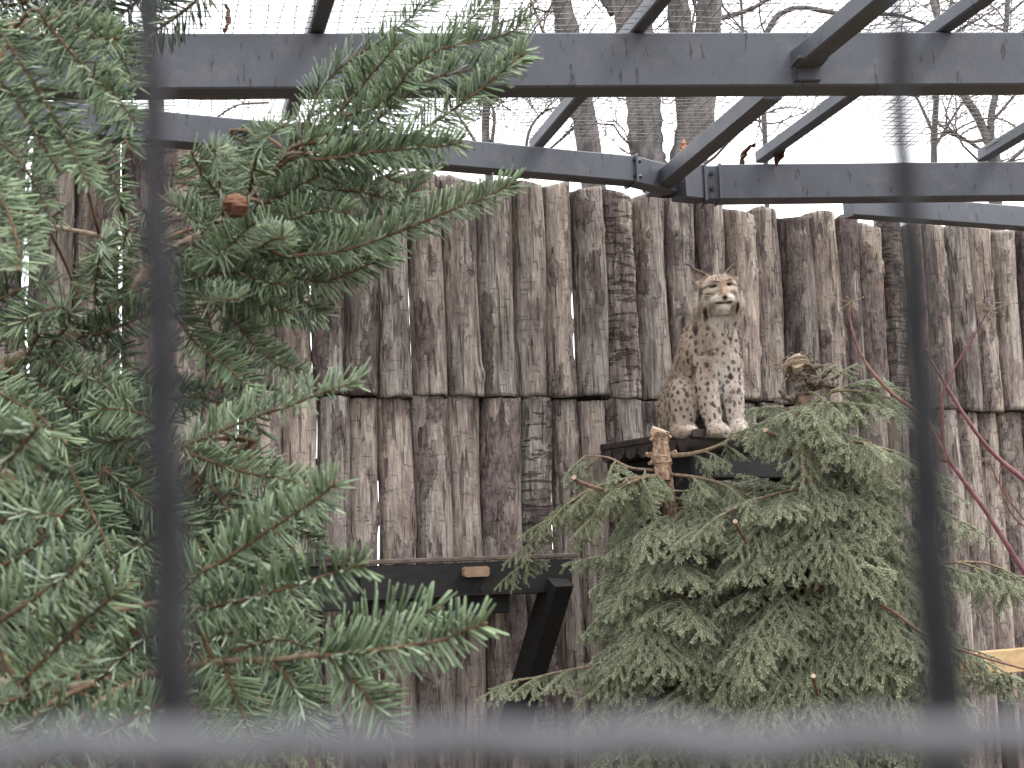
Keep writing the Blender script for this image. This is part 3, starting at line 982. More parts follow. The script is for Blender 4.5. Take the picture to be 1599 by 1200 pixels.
# right spruce, broken top
DA = 5.55
topA = P(1252, 590, DA); midA = P(1268, 800, DA); lowA = P(1288, 1100, DA)
baseA = lowA + (lowA - midA) * (lowA[2] / (midA[2] - lowA[2]))
def skipA(az, u):
    if u < 0.11 and math.cos(az - math.pi) > 0.5: return True
    toward = math.cos(az - math.atan2(-0.98, -0.2))
    return 0.20 < u < 0.28 and toward > 0.85
rootA, ptsA, rrA = spruce('large drooping spruce with a broken stubby top right of the lynx', topA, baseA, topA[2] - 0.10, 0.42, 0.95, 260, 11, P_DARK, 'spruces in front of the fence', 0.05, 0.034, el0=0.0, rmin=0.25, power=0.5, skip=skipA)
# stubby broken top with pale cut face and whorl stubs
rough('broken_top', [topA - [0, 0, 0.07], topA + [0.004, 0, -0.01], topA + [-0.006, 0, 0.035], topA + [-0.010, 0, 0.065], topA + [-0.004, 0, 0.09]], [0.030, 0.036, 0.052, 0.060, 0.054, 0.026], 'bark_grey', rootA, 0.40, 24, 34, 75, 3)
for k in range(7):
    a_ = rng.uniform(0, 6.28); q_ = topA + np.array([0.03 * math.cos(a_), 0.03 * math.sin(a_), 0.06])
    rough('splinter', [q_, q_ + [0.006 * math.cos(a_), 0.006 * math.sin(a_), 0.03], q_ + [0.012 * math.cos(a_), 0.01 * math.sin(a_), rng.uniform(0.03, 0.042)]], [0.012, 0.008, 0.002], 'bark_grey', rootA, 0.3, 6, 8, 90, k)
mb = MB(); c_ = topA + np.array([-0.026, -0.056, 0.060]); nrm = unit([-0.25, -0.9, 0.5])
a_ = unit(np.cross(nrm, UP)); b_ = np.cross(a_, nrm)
ang = np.linspace(0, 2 * math.pi, 14)[:-1]
ring_ = [c_ + a_ * math.cos(t) * 0.028 * (1 + 0.08 * rng.normal()) + b_ * math.sin(t) * 0.034 * (1 + 0.08 * rng.normal()) for t in ang]
mb.add(ring_ + [c_ + nrm * 0.008] + [q - nrm * 0.05 for q in ring_], [(k, (k + 1) % 13, 13) for k in range(13)] + [(k, 14 + k, 14 + (k + 1) % 13, (k + 1) % 13) for k in range(13)])
mb.build('cut_face', MAT['cut_wood'], rootA)
for (x0, y0, x1, y1, r0, dz) in ((1262, 600, 1306, 602, 0.016, -0.03), (1248, 612, 1212, 628, 0.014, 0), (1240, 625, 1216, 610, 0.012, 0.02), (1265, 590, 1298, 578, 0.008, 0), (1270, 608, 1312, 585, 0.010, 0.02), (1262, 575, 1283, 571, 0.007, 0)):
    p0_, p1_ = P(x0, y0, DA), P(x1, y1, DA - 0.12 + dz)
    c3 = curve([p0_, (p0_ + p1_) / 2 + rng.normal(size=3) * 0.01, p1_], 7)
    rough('stub', c3, [r0, r0 * 0.9, r0 * 0.75, r0 * 0.5], 'bark_grey', rootA, 0.35, 9, 12, 80, int(x0))
# curled bark strip over the break
for k_ in range(4):
    jx = rng.normal(size=5) * 4
    rough('bark_strip', [P(1224 + jx[0], 580, DA - 0.05), P(1232 + jx[1], 563 + 2 * k_, DA - 0.06), P(1250 + jx[2], 557 + 3 * k_, DA - 0.06), P(1268 + jx[3], 565 + 3 * k_, DA - 0.04), P(1280 + jx[4], 578 + 4 * k_, DA - 0.02)], [0.003, 0.006, 0.005, 0.003], 'seed', rootA, 0.4, 5, 12, 90, k_)
# torn slab of bark leaning out to the right
rough('torn_bark', [P(1264, 592, DA - 0.03), P(1280, 596, DA - 0.05), P(1300, 602, DA - 0.05), P(1310, 600, DA - 0.04)], [0.020, 0.022, 0.014, 0.004], 'bark_grey', rootA, 0.4, 10, 14, 90, 9)
for ply in ([(1232, 588), (1215, 570), (1194, 545)], [(1228, 579), (1205, 572), (1188, 570)], [(1222, 570), (1218, 550), (1219, 535)], [(1229, 590), (1219, 600), (1213, 580)], [(1268, 570), (1288, 571), (1304, 568)]):
    mb = MB(); c3 = curve([P(x, y, DA - 0.03) for x, y in ply], 8); mb.tube(c3, np.linspace(0.0034, 0.0016, 8), 4); mb.build('bare_twig', MAT['seed'], rootA)
# tufts round the broken top
for (x, y, azd, el, ln) in ((1262, 612, -75, -0.35, 0.30), (1275, 632, -40, -0.05, 0.3), (1300, 590, 20, 0.5, 0.14), (1250, 640, -150, -0.25, 0.3), (1245, 655, 170, -0.1, 0.28), (1290, 618, 5, 0.25, 0.34), (1300, 612, 0, 0.05, 0.45), (1232, 640, -165, 0.15, 0.16), (1282, 585, 40, 0.5, 0.12), (1270, 650, -60, -0.5, 0.4), (1255, 660, -110, -0.6, 0.36)):
    add_branch(rootA, P_DARK, P(x, y, DA - 0.03), math.radians(azd), el, ln, rng.normal() * 0.3)

# left spruce with sawn trunk top in front of the shelf
DB = 5.72
topB = P(1031, 676, DB); midB = P(1039, 745, DB)
baseB = topB + (midB - topB) * (topB[2] / (topB[2] - midB[2]))
crownB = midB[2] + 0.0
rootB, ptsB, rrB = spruce('spruce with a sawn reddish trunk top standing before the shelf', topB, baseB, crownB - 0.02, 0.40, 0.64, 170, 23, P_DARK, 'spruces in front of the fence', 0.042, 0.028, el0=0.12, rmin=0.38, power=0.5)
# peeled, knotty trunk end with a slanting saw cut
rough('peeled_end', [topB - [0, 0, 0.19], topB - [0, 0, 0.13], topB - [0, 0, 0.115], topB - [0, 0, 0.07], topB - [0, 0, 0.03], topB - [0, 0, 0.012], topB], [0.032, 0.034, 0.040, 0.036, 0.030, 0.031, 0.036, 0.037], 'peeled', rootB, 0.20, 18, 40, 75, 6)
for dz_ in (0,):
    mb = MB(); n_ = unit([0.35, -0.25, 0.9]); a_ = unit(np.cross(n_, [0, 1.0, 0])); b_ = np.cross(n_, a_)
    rg_ = [topB + (a_ * math.cos(t) + b_ * math.sin(t)) * 0.034 * (1 + 0.12 * rng.normal()) for t in np.linspace(0, 2 * math.pi, 15)[:-1]]
    mb.add([q + n_ * 0.012 for q in rg_] + [q - n_ * 0.016 for q in rg_], [tuple(range(14))] + [(k, 14 + k, 14 + (k + 1) % 14, (k + 1) % 14) for k in range(14)] + [tuple(range(14, 28))[::-1]])
    mb.build('sawn_face', MAT['cut_wood'], rootB)
for k_, (x0, y0, x1, y1, r_) in enumerate(((1026, 684, 1016, 686, 0.009), (1040, 687, 1047, 681, 0.010), (1024, 713, 1008, 709, 0.013), (1022, 718, 1014, 724, 0.010), (1046, 712, 1056, 705, 0.012), (1038, 716, 1043, 722, 0.008))):
    p0_, p1_ = P(x0, y0, DB + 0.01), P(x1, y1, DB - 0.04 + 0.03 * (k_ % 3))
    rough('stub', [p0_, (p0_ + p1_) / 2 + rng.normal(size=3) * 0.003, p1_], [r_ * 1.3, r_ * 0.9, r_ * 0.85, r_ * 0.7], 'peeled', rootB, 0.45, 8, 9, 110, k_)
def custom_branch(root, ctrl, r0, protos, every=0.07, seed=1, ln=0.2, droop=-0.5):
    R = np.random.default_rng(seed)
    pts = curve(ctrl, 22)
    mb = MB(); mb.tube(pts, np.linspace(r0, 0.003, 22), 6); mb.build('branch', MAT['bark_fir'], root, smooth=True)
    p, t, tot = resample(pts, every)
    for k in range(1, len(p)):
        tan = unit(p[k] - p[k - 1])
        az = math.atan2(tan[1], tan[0]) + (0.9 if k % 2 else -0.9) * R.uniform(0.5, 1.1)
        add_branch(root, protos, p[k], az, droop * R.uniform(0.4, 1.2), ln * R.uniform(0.7, 1.2), R.normal() * 0.3)
custom_branch(rootB, [P(1044, 712, DB), P(1080, 709, DB - 0.05), P(1120, 697, DB - 0.08), P(1165, 672, DB - 0.05), P(1240, 640, DB + 0.05)], 0.012, P_DARK, 0.06, 3, 0.17, -0.45)
custom_branch(rootB, [P(1030, 735, DB), P(985, 731, DB - 0.05), P(950, 715, DB - 0.06), P(915, 712, DB - 0.02)], 0.008, P_DARK, 0.05, 4, 0.18, -0.5)
custom_branch(rootB, [P(1035, 742, DB), P(960, 752, DB - 0.1), P(900, 778, DB - 0.1), P(850, 830, DB - 0.05), P(822, 880, DB - 0.02)], 0.010, P_LIGHT, 0.05, 5, 0.22, -0.45)
custom_branch(rootB, [P(1050, 960, DB), P(950, 1030, DB - 0.15), P(870, 1050, DB - 0.2), P(808, 1064, DB - 0.2)], 0.008, P_DARK, 0.05, 6, 0.17, -0.25)
custom_branch(rootA, [P(1292, 860, DA), P(1350, 880, DA - 0.1), P(1450, 880, DA - 0.05), P(1540, 880, DA), P(1590, 910, DA + 0.1)], 0.010, P_DARK, 0.06, 7, 0.26, -0.4)
custom_branch(rootA, [P(1290, 700, DA), P(1340, 690, DA - 0.2), P(1400, 720, DA - 0.3), P(1440, 790, DA - 0.3)], 0.009, P_DARK, 0.05, 8, 0.24, -0.4)
custom_branch(rootA, [P(1292, 960, DA), P(1380, 1000, DA - 0.2), P(1480, 1010, DA - 0.1), P(1560, 1060, DA)], 0.010, P_DARK, 0.06, 9, 0.26, -0.3)
custom_branch(rootA, [P(1268, 760, DA), P(1210, 772, DA - 0.12), P(1150, 792, DA - 0.18), P(1090, 830, DA - 0.18)], 0.008, P_DARK, 0.05, 12, 0.2, -0.35)
custom_branch(rootB, [P(1038, 740, DB), P(1090, 746, DB - 0.1), P(1140, 762, DB - 0.15), P(1190, 800, DB - 0.15)], 0.008, P_DARK, 0.05, 14, 0.2, -0.4)
custom_branch(rootB, [P(1036, 742, DB), P(1000, 748, DB - 0.15), P(960, 770, DB - 0.2), P(930, 820, DB - 0.2)], 0.008, P_LIGHT, 0.05, 15, 0.2, -0.4)
# sawn stub ends poking out of the crowns
for root, x0, y0, x1, y1, dd in ((rootA, 1166, 842, 1148, 815, 0.52), (rootA, 1275, 1075, 1270, 1056, 0.7), (rootB, 912, 752, 896, 746, 0.4), (rootA, 1215, 682, 1195, 672, 0.3)):
    mb = MB(); p1_ = P(x1, y1, DA - dd); p0_ = P(x0, y0, DA - dd + 0.3)
    trunk = ptsA if root is rootA else ptsB
    drop_ = 0.22 if x0 == 1166 else 0.05
    j = int(np.argmin(np.abs(trunk[:, 2] - p0_[2] + drop_)))
    mb.tube(curve([trunk[j], trunk[j] * 0.6 + p0_ * 0.4 - UP * (drop_ * 0.5 + 0.03), p0_ - UP * 0.01, p1_], 12), np.linspace(0.010, 0.008, 12), 6); mb.build('stub', MAT['bark_spruce'], root)
    mb = MB(); e_ = unit(p1_ - p0_); mb.tube([p1_ - e_ * 0.002, p1_ + e_ * 0.006], [0.009, 0.008], 7); mb.build('sawn_end', MAT['cut_wood'], root)
# thin bare twig hanging out to the right
mb = MB(); mb.tube(curve([P(1300, 900, DA), P(1345, 930, DA - 0.1), P(1395, 955, DA - 0.4), P(1440, 990, DA - 0.4), P(1500, 1015, DA - 0.35), P(1560, 1034, DA - 0.3), P(1640, 1056, DA - 0.25)], 26), np.linspace(0.007, 0.004, 26), 5)
mb.build('bare_branch', MAT['brown_stem'], rootA, smooth=True)

# light green spruce low behind the fir
DCc = 3.6
topC = P(372, 760, DCc); 
rootC, ptsC, rrC = spruce('small light green spruce half hidden low behind the fir boughs', topC, topC, topC[2] - 0.02, 0.30, 0.32, 80, 31, P_LIGHT, 'spruces in front of the fence', 0.02, 0.004, el0=-0.1, rmin=0.14, power=0.6)

# ------------------------------------------------------------------ fir in front, left
FIR_XY = np.array([-1.05, 1.55])
fir = thing('fir_tree', 'close fir with broad flat dark green needles filling the left side', 'tree', (FIR_XY[0], FIR_XY[1], 0))
mb = MB(); ft = curve([(FIR_XY[0], FIR_XY[1], -0.05), (FIR_XY[0] + 0.02, FIR_XY[1], 1.6), (FIR_XY[0], FIR_XY[1] + 0.02, 3.6)], 20)
mb.tube(ft, np.linspace(0.075, 0.02, 20), 12); mb.build('trunk', MAT['bark_fir'], fir, smooth=True)

def PD(seq): return [P(x, y, d) for x, y, d in seq]
limbs = []
def limb(ctrl, r0, r1):
    pts = curve(ctrl, 10 * len(ctrl))
    limbs.append(pts)
    mb = MB(); mb.tube(pts, np.linspace(r0, r1, len(pts)) * (1 + 0.06 * rng.normal(size=len(pts))), 8); mb.build('branch', MAT['bark_fir'], fir, smooth=True)
    return pts
def tr(z): return np.array([FIR_XY[0], FIR_XY[1], z])
limb([tr(1.75)] + PD([(-60, 605, 1.5), (0, 572, 1.5), (100, 533, 1.52), (200, 457, 1.55), (260, 400, 1.58), (340, 352, 1.62), (400, 292, 1.65), (475, 224, 1.68), (540, 182, 1.7)]), 0.010, 0.0035)
limb([tr(1.6)] + PD([(-60, 830, 1.7), (60, 800, 1.75), (180, 770, 1.75), (300, 720, 1.7), (400, 690, 1.6)]), 0.009, 0.003)
limb([tr(1.25)] + PD([(-80, 1100, 1.25), (60, 1080, 1.25), (200, 1060, 1.2), (330, 1035, 1.15), (430, 1030, 1.1), (500, 1022, 1.05)]), 0.005, 0.0018)
limb([tr(2.1)] + PD([(-60, 70, 1.35), (20, 40, 1.35), (90, 30, 1.35)]), 0.007, 0.003)
limb([tr(1.5)] + PD([(-80, 800, 1.0), (-20, 740, 0.95), (20, 715, 0.92)]), 0.006, 0.003)
limb([tr(1.4)] + PD([(-60, 980, 1.45), (80, 960, 1.4), (200, 950, 1.35), (290, 930, 1.3)]), 0.005, 0.002)
limb([tr(1.95)] + PD([(-60, 330, 1.7), (60, 350, 1.75), (170, 370, 1.7), (260, 380, 1.66)]), 0.004, 0.002)
limb([tr(2.5)] + PD([(-120, -190, 1.5), (60, -170, 1.55), (220, -120, 1.56), (330, -62, 1.55)]), 0.006, 0.003)
LP = np.concatenate(limbs)

def fir_shoot(pts, seed, nl=0.033, dens=1080, r0=0.0022, bud=True, flat=0.35, upv=None, tint0=0.5, bare=0.0):
    R = np.random.default_rng(seed)
    pts = curve(pts, 26) if len(pts) < 20 else np.asarray(pts)
    mb = MB()
    mb.tube(pts, np.linspace(r0, 0.0011, len(pts)), 6)
    if bud:
        e = unit(pts[-1] - pts[-2])
        mb.tube([pts[-1] - e * 0.001, pts[-1] + e * 0.002, pts[-1] + e * 0.005], [0.0016, 0.0024, 0.0006], 6)
    b = mb.build('branch', MAT['twig_fir'], fir, smooth=True)
    p, t, tot = resample(pts, 1.0 / dens)
    keep = t / tot >= bare
    p = p[keep]; t = t[keep]
    n = len(p)
    tan = np.gradient(p, axis=0); tan /= np.linalg.norm(tan, axis=1, keepdims=True)
    if upv is None: upv = unit(unit(EYE - pts[len(pts) // 2]) + np.array([0, 0, 0.12]) + R.normal(size=3) * 0.22)
    u = np.cross(tan, upv); u /= (np.linalg.norm(u, axis=1, keepdims=True) + 1e-9)
    v = np.cross(u, tan)
    # needles mostly in two combed ranks with some standing up above the twig
    a = np.where(R.random(n) < 0.5, 0, math.pi) + R.normal(size=n) * 0.35
    top = R.random(n) < flat
    a = np.where(top, R.uniform(0.15, math.pi - 0.15, n), a + np.where(np.cos(a) > 0, 0.2, -0.2))
    rad = np.cos(a)[:, None] * u + np.sin(a)[:, None] * v
    tipf = np.clip((t / tot - 0.86) / 0.14, 0, 1)
    al = np.radians(np.clip(R.normal(58, 8, n), 35, 80)) * (1 - 0.45 * tipf)
    d = tan * np.cos(al)[:, None] + rad * np.sin(al)[:, None] + R.normal(size=(n, 3)) * 0.05
    prof = 0.75 + 0.25 * np.sin(np.clip(t / tot * 1.15, 0, 1) * math.pi) 
    ln_ = nl * R.uniform(0.82, 1.1, n) * prof
    nup = v * 0.9 + tan * 0.5 + R.normal(size=(n, 3)) * 0.25
    V, F, pale = needle_arrays(p, d, nup, ln_, R.uniform(0.0018, 0.0025, n), R)
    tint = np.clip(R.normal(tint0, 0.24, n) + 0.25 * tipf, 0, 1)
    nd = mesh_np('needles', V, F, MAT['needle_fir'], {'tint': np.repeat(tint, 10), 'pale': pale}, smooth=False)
    nd.parent = b
    return b

def attach(root_pt, d):
    """bare connecting twig from the nearest limb to a shoot root"""
    i = int(np.argmin(np.linalg.norm(LP - root_pt, axis=1) + 0.2 * np.maximum(0, np.sum((LP - root_pt) * d, 1))))
    q = LP[i]
    return q

_s = [5000]
def shoot_px(seq, depth, d1=None, link=True, **kw):
    """shoot along a pixel polyline at the given depth (from root to tip)"""
    _s[0] += 1
    d1 = depth if d1 is None else d1
    m = len(seq)
    pts = [P(x, y, depth + (d1 - depth) * i / (m - 1)) for i, (x, y) in enumerate(seq)]
    if link:
        q = attach(pts[0], unit(pts[-1] - pts[0]))
        dist = np.linalg.norm(q - pts[0])
        if dist > 0.012:
            mid = (q + pts[0]) / 2 + UP * dist * 0.08
            mb = MB(); mb.tube(curve([q, mid, pts[0], pts[0] * 0.5 + pts[1] * 0.5], 14), np.linspace(0.0024, 0.002, 14), 6); mb.build('branch', MAT['twig_fir'], fir, smooth=True)
    return fir_shoot(pts, _s[0], **kw)

S = shoot_px
# boughs of the upper bough reaching right
S([(420, 285), (480, 215), (530, 165), (600, 120), (680, 72), (735, 30), (770, -8)], 1.68, 1.72)
S([(475, 222), (560, 190), (620, 130), (682, 81), (740, 66), (795, 52), (818, 32)], 1.64, 1.62)
S([(470, 226), (550, 214), (610, 170), (672, 125), (735, 110), (790, 96), (812, 80)], 1.60, 1.58)
S([(470, 240), (560, 245), (658, 203), (739, 149), (797, 101), (814, 88)], 1.57, 1.55)
S([(500, 250), (580, 238), (641, 232), (690, 228), (720, 224)], 1.55, 1.5)
S([(440, 400), (530, 393), (641, 355), (700, 330), (746, 314), (800, 288)], 1.52, 1.48)
S([(440, 250), (480, 190), (500, 140), (545, 95), (600, 60), (650, 20), (690, -20)], 1.75, 1.8)
S([(390, 300), (400, 250), (415, 215), (440, 198)], 1.6, 1.45, tint0=0.6)
S([(350, 345), (345, 300), (338, 255), (335, 235)], 1.55, 1.42, tint0=0.7, flat=0.6)
S([(405, 320), (470, 290), (540, 250), (600, 240), (650, 250)], 1.66, 1.7)
S([(415, 317), (470, 290), (520, 262), (560, 258), (620, 285)], 1.6, 1.55)
S([(430, 330), (500, 300), (560, 300), (610, 312)], 1.62, 1.6)
S([(470, 385), (540, 375), (600, 345), (640, 300), (660, 275)], 1.6, 1.62)
S([(345, 370), (390, 390), (422, 376), (440, 372)], 1.6, 1.4, flat=0.7)
S([(338, 371), (305, 345), (270, 320)], 1.58, 1.5)
S([(365, 335), (330, 290), (310, 260), (300, 240)], 1.62, 1.55, tint0=0.65)
S([(520, 190), (560, 140), (590, 105), (620, 70)], 1.66, 1.6)
S([(545, 180), (600, 160), (640, 110), (668, 90)], 1.62, 1.52)
S([(350, 365), (400, 370), (450, 345), (500, 330), (540, 332)], 1.58, 1.5)
S([(370, 380), (430, 420), (500, 440), (560, 420), (610, 395)], 1.6, 1.58)
# upper left sprays hanging down
S([(-20, 30), (17, 74), (84, 182), (110, 230), (135, 285)], 1.3, 1.22)
S([(60, 15), (81, 47), (145, 118), (180, 150), (206, 184)], 1.3, 1.22)
S([(330, -40), (304, 3), (250, 44), (215, 65), (189, 82)], 1.5, 1.5, tint0=0.12)
S([(300, -60), (230, -10), (170, 40), (140, 60)], 1.6, 1.55, tint0=0.15)
S([(-30, 100), (20, 150), (60, 215), (90, 265)], 1.36, 1.3)
S([(-40, 180), (10, 230), (50, 280), (70, 320)], 1.42, 1.36)
S([(-30, 270), (10, 330), (30, 390), (28, 420)], 1.2, 1.1)
S([(-30, 10), (20, 8), (60, -4), (100, -20)], 1.45, 1.4, tint0=0.15)
S([(90, 20), (120, 45), (150, 60), (180, 60)], 1.35, 1.3)
S([(120, 110), (165, 150), (190, 200), (200, 230)], 1.5, 1.45)
S([(100, 200), (140, 240), (175, 280), (190, 320)], 1.6, 1.55)
S([(150, 30), (180, 70), (200, 110), (205, 130)], 1.4, 1.35)
# along the left bough
S([(40, 560), (60, 520), (50, 500), (0, 510), (-30, 520)], 1.5, 1.45)
S([(80, 540), (110, 500), (90, 480), (30, 505)], 1.5, 1.45)
S([(150, 495), (150, 440), (158, 395), (160, 375)], 1.53, 1.42, tint0=0.7)
S([(190, 465), (175, 430), (190, 385), (200, 360)], 1.54, 1.46, tint0=0.65)
S([(110, 528), (160, 520), (215, 497), (240, 490)], 1.53, 1.48, tint0=0.2)
S([(210, 450), (240, 470), (290, 440), (320, 430)], 1.55, 1.5)
S([(262, 400), (300, 430), (371, 425), (410, 440), (440, 444)], 1.58, 1.5)
S([(290, 390), (340, 440), (400, 470), (450, 488)], 1.6, 1.55)
S([(270, 410), (300, 450), (330, 470), (370, 467)], 1.56, 1.45)
S([(255, 420), (275, 490), (310, 540), (358, 576), (392, 612)], 1.56, 1.5)
S([(330, 420), (365, 500), (422, 562), (466, 582)], 1.6, 1.55)
S([(300, 380), (330, 400), (345, 395), (395, 350)], 1.55, 1.45)
S([(240, 420), (250, 380), (230, 350), (225, 330)], 1.58, 1.5)
S([(360, 365), (410, 360), (460, 400), (500, 420)], 1.6, 1.6)
S([(0, 575), (60, 600), (120, 640), (170, 650)], 1.5, 1.45)
S([(60, 552), (110, 580), (160, 600), (200, 630)], 1.5, 1.42)
S([(150, 498), (190, 550), (200, 600), (215, 640)], 1.55, 1.5)
S([(-40, 590), (10, 620), (60, 650), (100, 690)], 1.4, 1.35)
# right pointing shoots lower down
S([(280, 700), (330, 680), (400, 650), (446, 636), (500, 615), (556, 597)], 1.38, 1.3, nl=0.034)
S([(290, 705), (340, 725), (400, 742), (446, 748), (485, 765)], 1.5, 1.45)
S([(265, 950), (300, 905), (350, 875), (430, 822), (480, 790), (522, 757)], 1.16, 1.08, nl=0.034)
S([(300, 955), (360, 942), (430, 924), (500, 902), (566, 882)], 1.14, 1.06, nl=0.034)
S([(495, 1022), (545, 1000), (600, 972), (650, 960), (682, 952)], 1.12, 1.1)
S([(500, 1025), (570, 1018), (640, 1008), (692, 999), (725, 985), (752, 976)], 1.05, 1.02)
S([(500, 1025), (530, 1040), (560, 1072), (590, 1110), (612, 1145)], 1.06, 1.02)
S([(335, 1030), (351, 1045), (375, 1104), (392, 1150), (404, 1185)], 1.15, 1.1, tint0=0.55)
S([(360, 1020), (400, 1005), (440, 1000), (480, 1010)], 1.14, 1.1)
S([(250, 1055), (300, 1010), (350, 990), (400, 985)], 1.2, 1.15)
S([(270, 700), (240, 660), (200, 640), (150, 640)], 1.45, 1.4)
S([(250, 715), (230, 690), (200, 685), (140, 700), (110, 720)], 1.5, 1.45)
S([(330, 715), (360, 770), (380, 830), (385, 870)], 1.6, 1.55)
S([(300, 720), (320, 790), (330, 850), (340, 880)], 1.62, 1.56)
S([(350, 700), (400, 720), (440, 790), (455, 830)], 1.7, 1.66)
# near, blurred ones at the left edge and the bottom left
S([(-30, 760), (10, 720), (40, 690), (58, 668)], 0.92, 0.86, nl=0.034)
S([(-40, 990), (0, 970), (60, 930), (100, 900), (130, 880)], 1.0, 0.94, nl=0.034)
S([(30, 1070), (65, 1035), (130, 970), (195, 918)], 1.0, 0.96, nl=0.034)
S([(60, 1190), (150, 1150), (200, 1125), (245, 1105)], 1.02, 0.98)
S([(-40, 840), (10, 810), (50, 800), (90, 805)], 1.1, 1.04)
S([(-30, 900), (30, 870), (80, 830), (110, 790)], 1.2, 1.15, tint0=0.3)
S([(120, 960), (170, 900), (210, 860), (240, 840)], 1.25, 1.2)
S([(150, 1065), (200, 1020), (240, 990), (290, 980)], 1.18, 1.12)
S([(-30, 1110), (30, 1090), (90, 1060), (140, 1030)], 1.06, 1.0)
S([(-30, 1200), (20, 1160), (60, 1120), (100, 1100)], 1.1, 1.04)
S([(180, 1070), (230, 1090), (280, 1130), (310, 1180)], 1.2, 1.15)
S([(240, 1060), (290, 1090), (330, 1140), (350, 1200)], 1.18, 1.12)
S([(420, 1030), (450, 1060), (470, 1100), (480, 1140)], 1.1, 1.08)
# deeper sprays that fill the left of the crown
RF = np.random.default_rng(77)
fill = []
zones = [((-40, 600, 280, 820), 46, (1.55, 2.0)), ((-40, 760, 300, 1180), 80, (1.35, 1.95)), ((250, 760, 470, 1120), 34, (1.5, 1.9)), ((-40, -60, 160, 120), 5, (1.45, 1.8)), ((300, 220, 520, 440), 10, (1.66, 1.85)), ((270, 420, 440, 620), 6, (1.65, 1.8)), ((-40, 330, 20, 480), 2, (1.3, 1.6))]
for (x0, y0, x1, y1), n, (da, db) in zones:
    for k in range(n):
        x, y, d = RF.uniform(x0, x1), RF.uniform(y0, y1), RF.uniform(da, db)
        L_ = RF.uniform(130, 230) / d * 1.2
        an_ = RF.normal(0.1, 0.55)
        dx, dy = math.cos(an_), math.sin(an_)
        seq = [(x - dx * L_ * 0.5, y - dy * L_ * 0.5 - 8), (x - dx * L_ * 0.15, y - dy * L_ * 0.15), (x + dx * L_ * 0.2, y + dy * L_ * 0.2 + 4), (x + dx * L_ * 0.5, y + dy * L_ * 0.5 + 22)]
        S(seq, d, d - RF.uniform(-0.02, 0.08), tint0=RF.uniform(0.08, 0.34), dens=900)  # darker tint paints in the shade inside the crown
# brown dry cone scale cluster on the bough
mb = MB()
cc = P(368, 320, 1.42)
ii = np.linspace(0, 1, 9)
an = np.linspace(0, 2 * math.pi, 13)[:-1]
v, f = [], []
for j, s in enumerate(ii):
    r_ = 0.0135 * math.sin(math.pi * min(0.98, 0.12 + 0.8 * s)) ** 0.7
    for k, a in enumerate(an):
        rr_ = r_ * (1 + 0.22 * rng.normal() * 0.5)
        v.append(cc + np.array([rr_ * math.cos(a), rr_ * math.sin(a), -0.012 + 0.022 * s]))
for j in range(8):
    for k in range(12): f.append((j * 12 + k, j * 12 + (k + 1) % 12, (j + 1) * 12 + (k + 1) % 12, (j + 1) * 12 + k))
f += [tuple(range(12))[::-1], tuple(range(96, 108))]
mb.add(v, f)
tag(mb.build('fir_cone', MAT['leaf']), 'small round brown cone resting on the fir bough', 'cone')

# ------------------------------------------------------------------ dogwood stems
dog_base = P(1560, 1210, 5.2)
dog = thing('dogwood_shrub', 'bare shrub of thin red stems crossing before the logs at right', 'shrub', (dog_base[0], dog_base[1], 0))
DD = 4.9
def stem(ply, r0, r1, mat='red_stem', d0=DD, d1=DD):
    c = [P(x, y, d0 + (d1 - d0) * i / (len(ply) - 1)) for i, (x, y) in enumerate(ply)]
    pts = curve(c, 8 * len(c))
    mb = MB(); mb.tube(pts, np.linspace(r0, r1, len(pts)) * (1 + 0.05 * rng.normal(size=len(pts))), 7)
    return mb.build('stem', MAT[mat], dog, smooth=True)
stem([(1640, 945), (1599, 893), (1540, 800), (1500, 745), (1476, 705), (1471, 650), (1474, 610), (1490, 575), (1515, 535), (1540, 490)], 0.0098, 0.003)
stem([(1660, 800), (1599, 750), (1545, 702), (1500, 640), (1470, 590), (1449, 556), (1446, 545)], 0.0095, 0.0028)
stem([(1478, 722), (1460, 680), (1425, 640), (1390, 612), (1355, 572), (1335, 530), (1327, 495), (1328, 470)], 0.009, 0.003, 'brown_stem')
stem([(1483, 585), (1500, 560), (1520, 530)], 0.004, 0.002, 'brown_stem')
stem([(1620, 830), (1590, 815), (1568, 780), (1561, 745), (1570, 720)], 0.0045, 0.002, 'brown_stem')
stem([(1640, 860), (1590, 800), (1560, 755), (1545, 720)], 0.004, 0.002, 'brown_stem')
stem([(1486, 740), (1470, 690), (1462, 665), (1468, 640)], 0.004, 0.002, 'brown_stem')
for k_, ply in enumerate(([(1640, 945), (1690, 1060), (1640, 1300)], [(1660, 800), (1700, 900), (1690, 1300)])):
    c = [P(x, y, DD) for x, y in ply]; e = c[-1].copy(); e[2] = -0.03
    mb = MB(); mb.tube(curve(c + [e], 24), np.linspace(0.012, 0.015, 24), 7); mb.build('stem', MAT['red_stem'], dog, smooth=True)
for x, y, n in ((1329, 472, 9), (1545, 488, 16), (1449, 545, 6), (1536, 718, 5)):
    mb = MB()
    c = P(x, y, DD)
    for k in range(n):
        e = c + rng.normal(size=3) * [0.028, 0.02, 0.022]
        m_ = (c + e) / 2 + rng.normal(size=3) * 0.006
        mb.tube(curve([c, m_, e], 5), [0.0016, 0.0014, 0.0012, 0.0012, 0.001], 4)
        mb.tube([e - [0, 0, 0.004], e, e + [0, 0, 0.004]], [0.001, 0.0038, 0.001], 5)
    mb.build('seed_head', MAT['seed'], dog)

